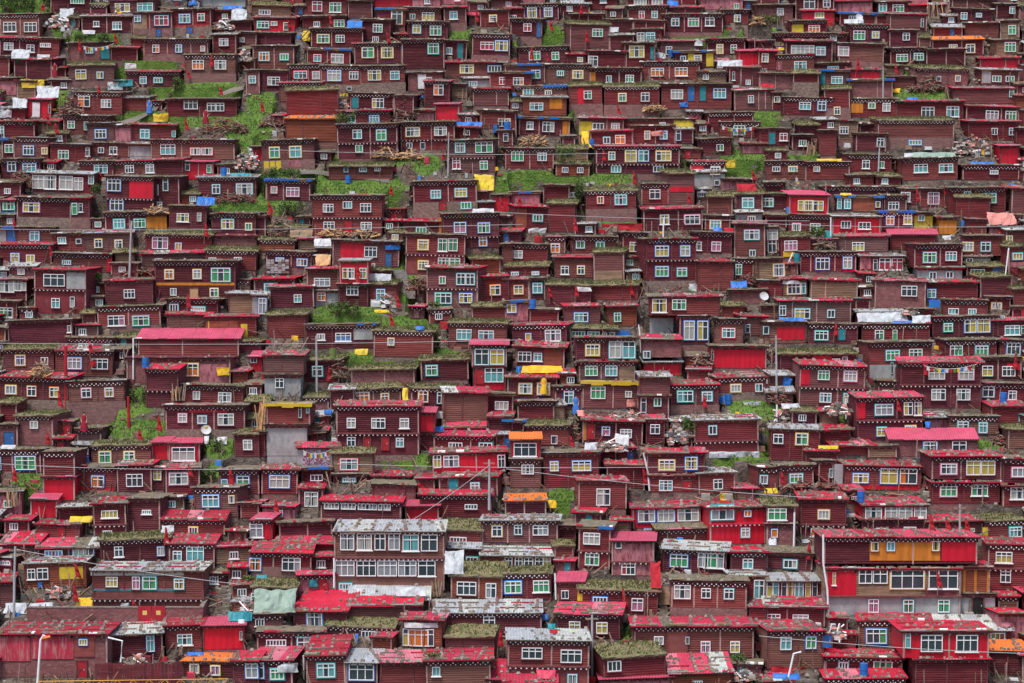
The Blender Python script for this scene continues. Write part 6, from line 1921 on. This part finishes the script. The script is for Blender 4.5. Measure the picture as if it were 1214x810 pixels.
for a in [('a1', 1150, 688), ('a1', 1200, 685), ('a2', 8, 690), ('a2', 780, 275), ('c0', 690, 255), ('c1', 378, 190, 'blade'), ('b3', 172, 462, 'tealsheet'), ('d3', 455, 775), ('c3', 1120, 300), ('b1', 450, 75), ('b2', 405, 18), ('c2', 1050, 320), ('b0', 1060, 130), ('d3', 440, 22), ('b2', 125, 690)]: barrel(*a)
# small junk: boards, rags, tubs and stones too many to count, in the lanes
jb = MB(); r = random.Random(99)
JM = ['plank', 'plank', 'plank', 'beam', 'beam', 'stone', 'stone', 'stonepale', 'tanwood', 'log0', 'log3', 'redcloth', 'whitecloth', 'bluecloth', 'grey', 'tin1', 'darkgrey', 'gold', 'mudbase']
for j in range(1, ny - 1):
    for i in range(1, nx - 1):
        if inside[j][i]: continue
        x0, y0 = GX0 + i * GS, GY0 + j * GS
        if abs(x0) > y0 * 0.275 or y0 > 282: continue
        g = gc[j * nx + i]
        dens = 0.9 if g < 0.2 else 0.10
        for _ in range(int(dens + r.random())):
            x, y = x0 + r.uniform(-.3, .3), y0 + r.uniform(-.3, .3)
            z = hz[j][i]
            k = r.random(); m = r.choice(JM)
            if k < 0.35: jb.stone((x, y, z + .05), r.uniform(.07, .22), r.choice(['stone', 'stone', 'stonepale', 'mudbase', 'stonebase']), r)
            elif k < 0.72:
                d = Vector((r.uniform(-1, 1), r.uniform(-.5, .7), r.uniform(-.1, .9))).normalized() * r.uniform(.5, 1.7); jb.stick(Vector((x, y, z)), Vector((x, y, z + .05)) + d, r.uniform(.03, .07), r.choice(['plank', 'beam', 'tanwood', 'log3', 'twig']))
            elif k < 0.86:
                a, b_, c = r.uniform(.12, .45), r.uniform(.1, .3), r.uniform(.1, .5); jb.hexa([(x - a, y - b_, z - .1), (x + a * .9, y - b_, z - .1), (x + a, y + b_, z - .1), (x - a, y + b_, z - .1), (x - a * .8, y - b_ * .8, z + c), (x + a * .7, y - b_ * .9, z + c * .9), (x + a * .8, y + b_ * .7, z + c), (x - a * .9, y + b_ * .8, z + c * 1.1)], m)
            elif k < 0.93: jb.stick((x, y, z - .2), (x + r.uniform(-.15, .15), y, z + r.uniform(.8, 1.9)), .04, r.choice(['plank', 'post', 'beam']))
            else:
                for _q in range(14):
                    d = Vector((r.gauss(0, .25), r.gauss(0, .25), r.uniform(0, .45))); e = Vector((r.uniform(-.1, .1), 0, r.uniform(.05, .12)))
                    jb.face([Vector((x, y, z)) + d, Vector((x + .08, y, z)) + d, Vector((x, y, z)) + d + e], r.choice(['leaf', 'blade']))
tag(jb.build('debris'), 'stones, broken boards and rags littering the lanes between cabins', 'debris', kind='stuff')

# labels of all these things
assign_labels(ITEMS)
for it in ITEMS: tag(it.o, it.label, it.cat, it.group)
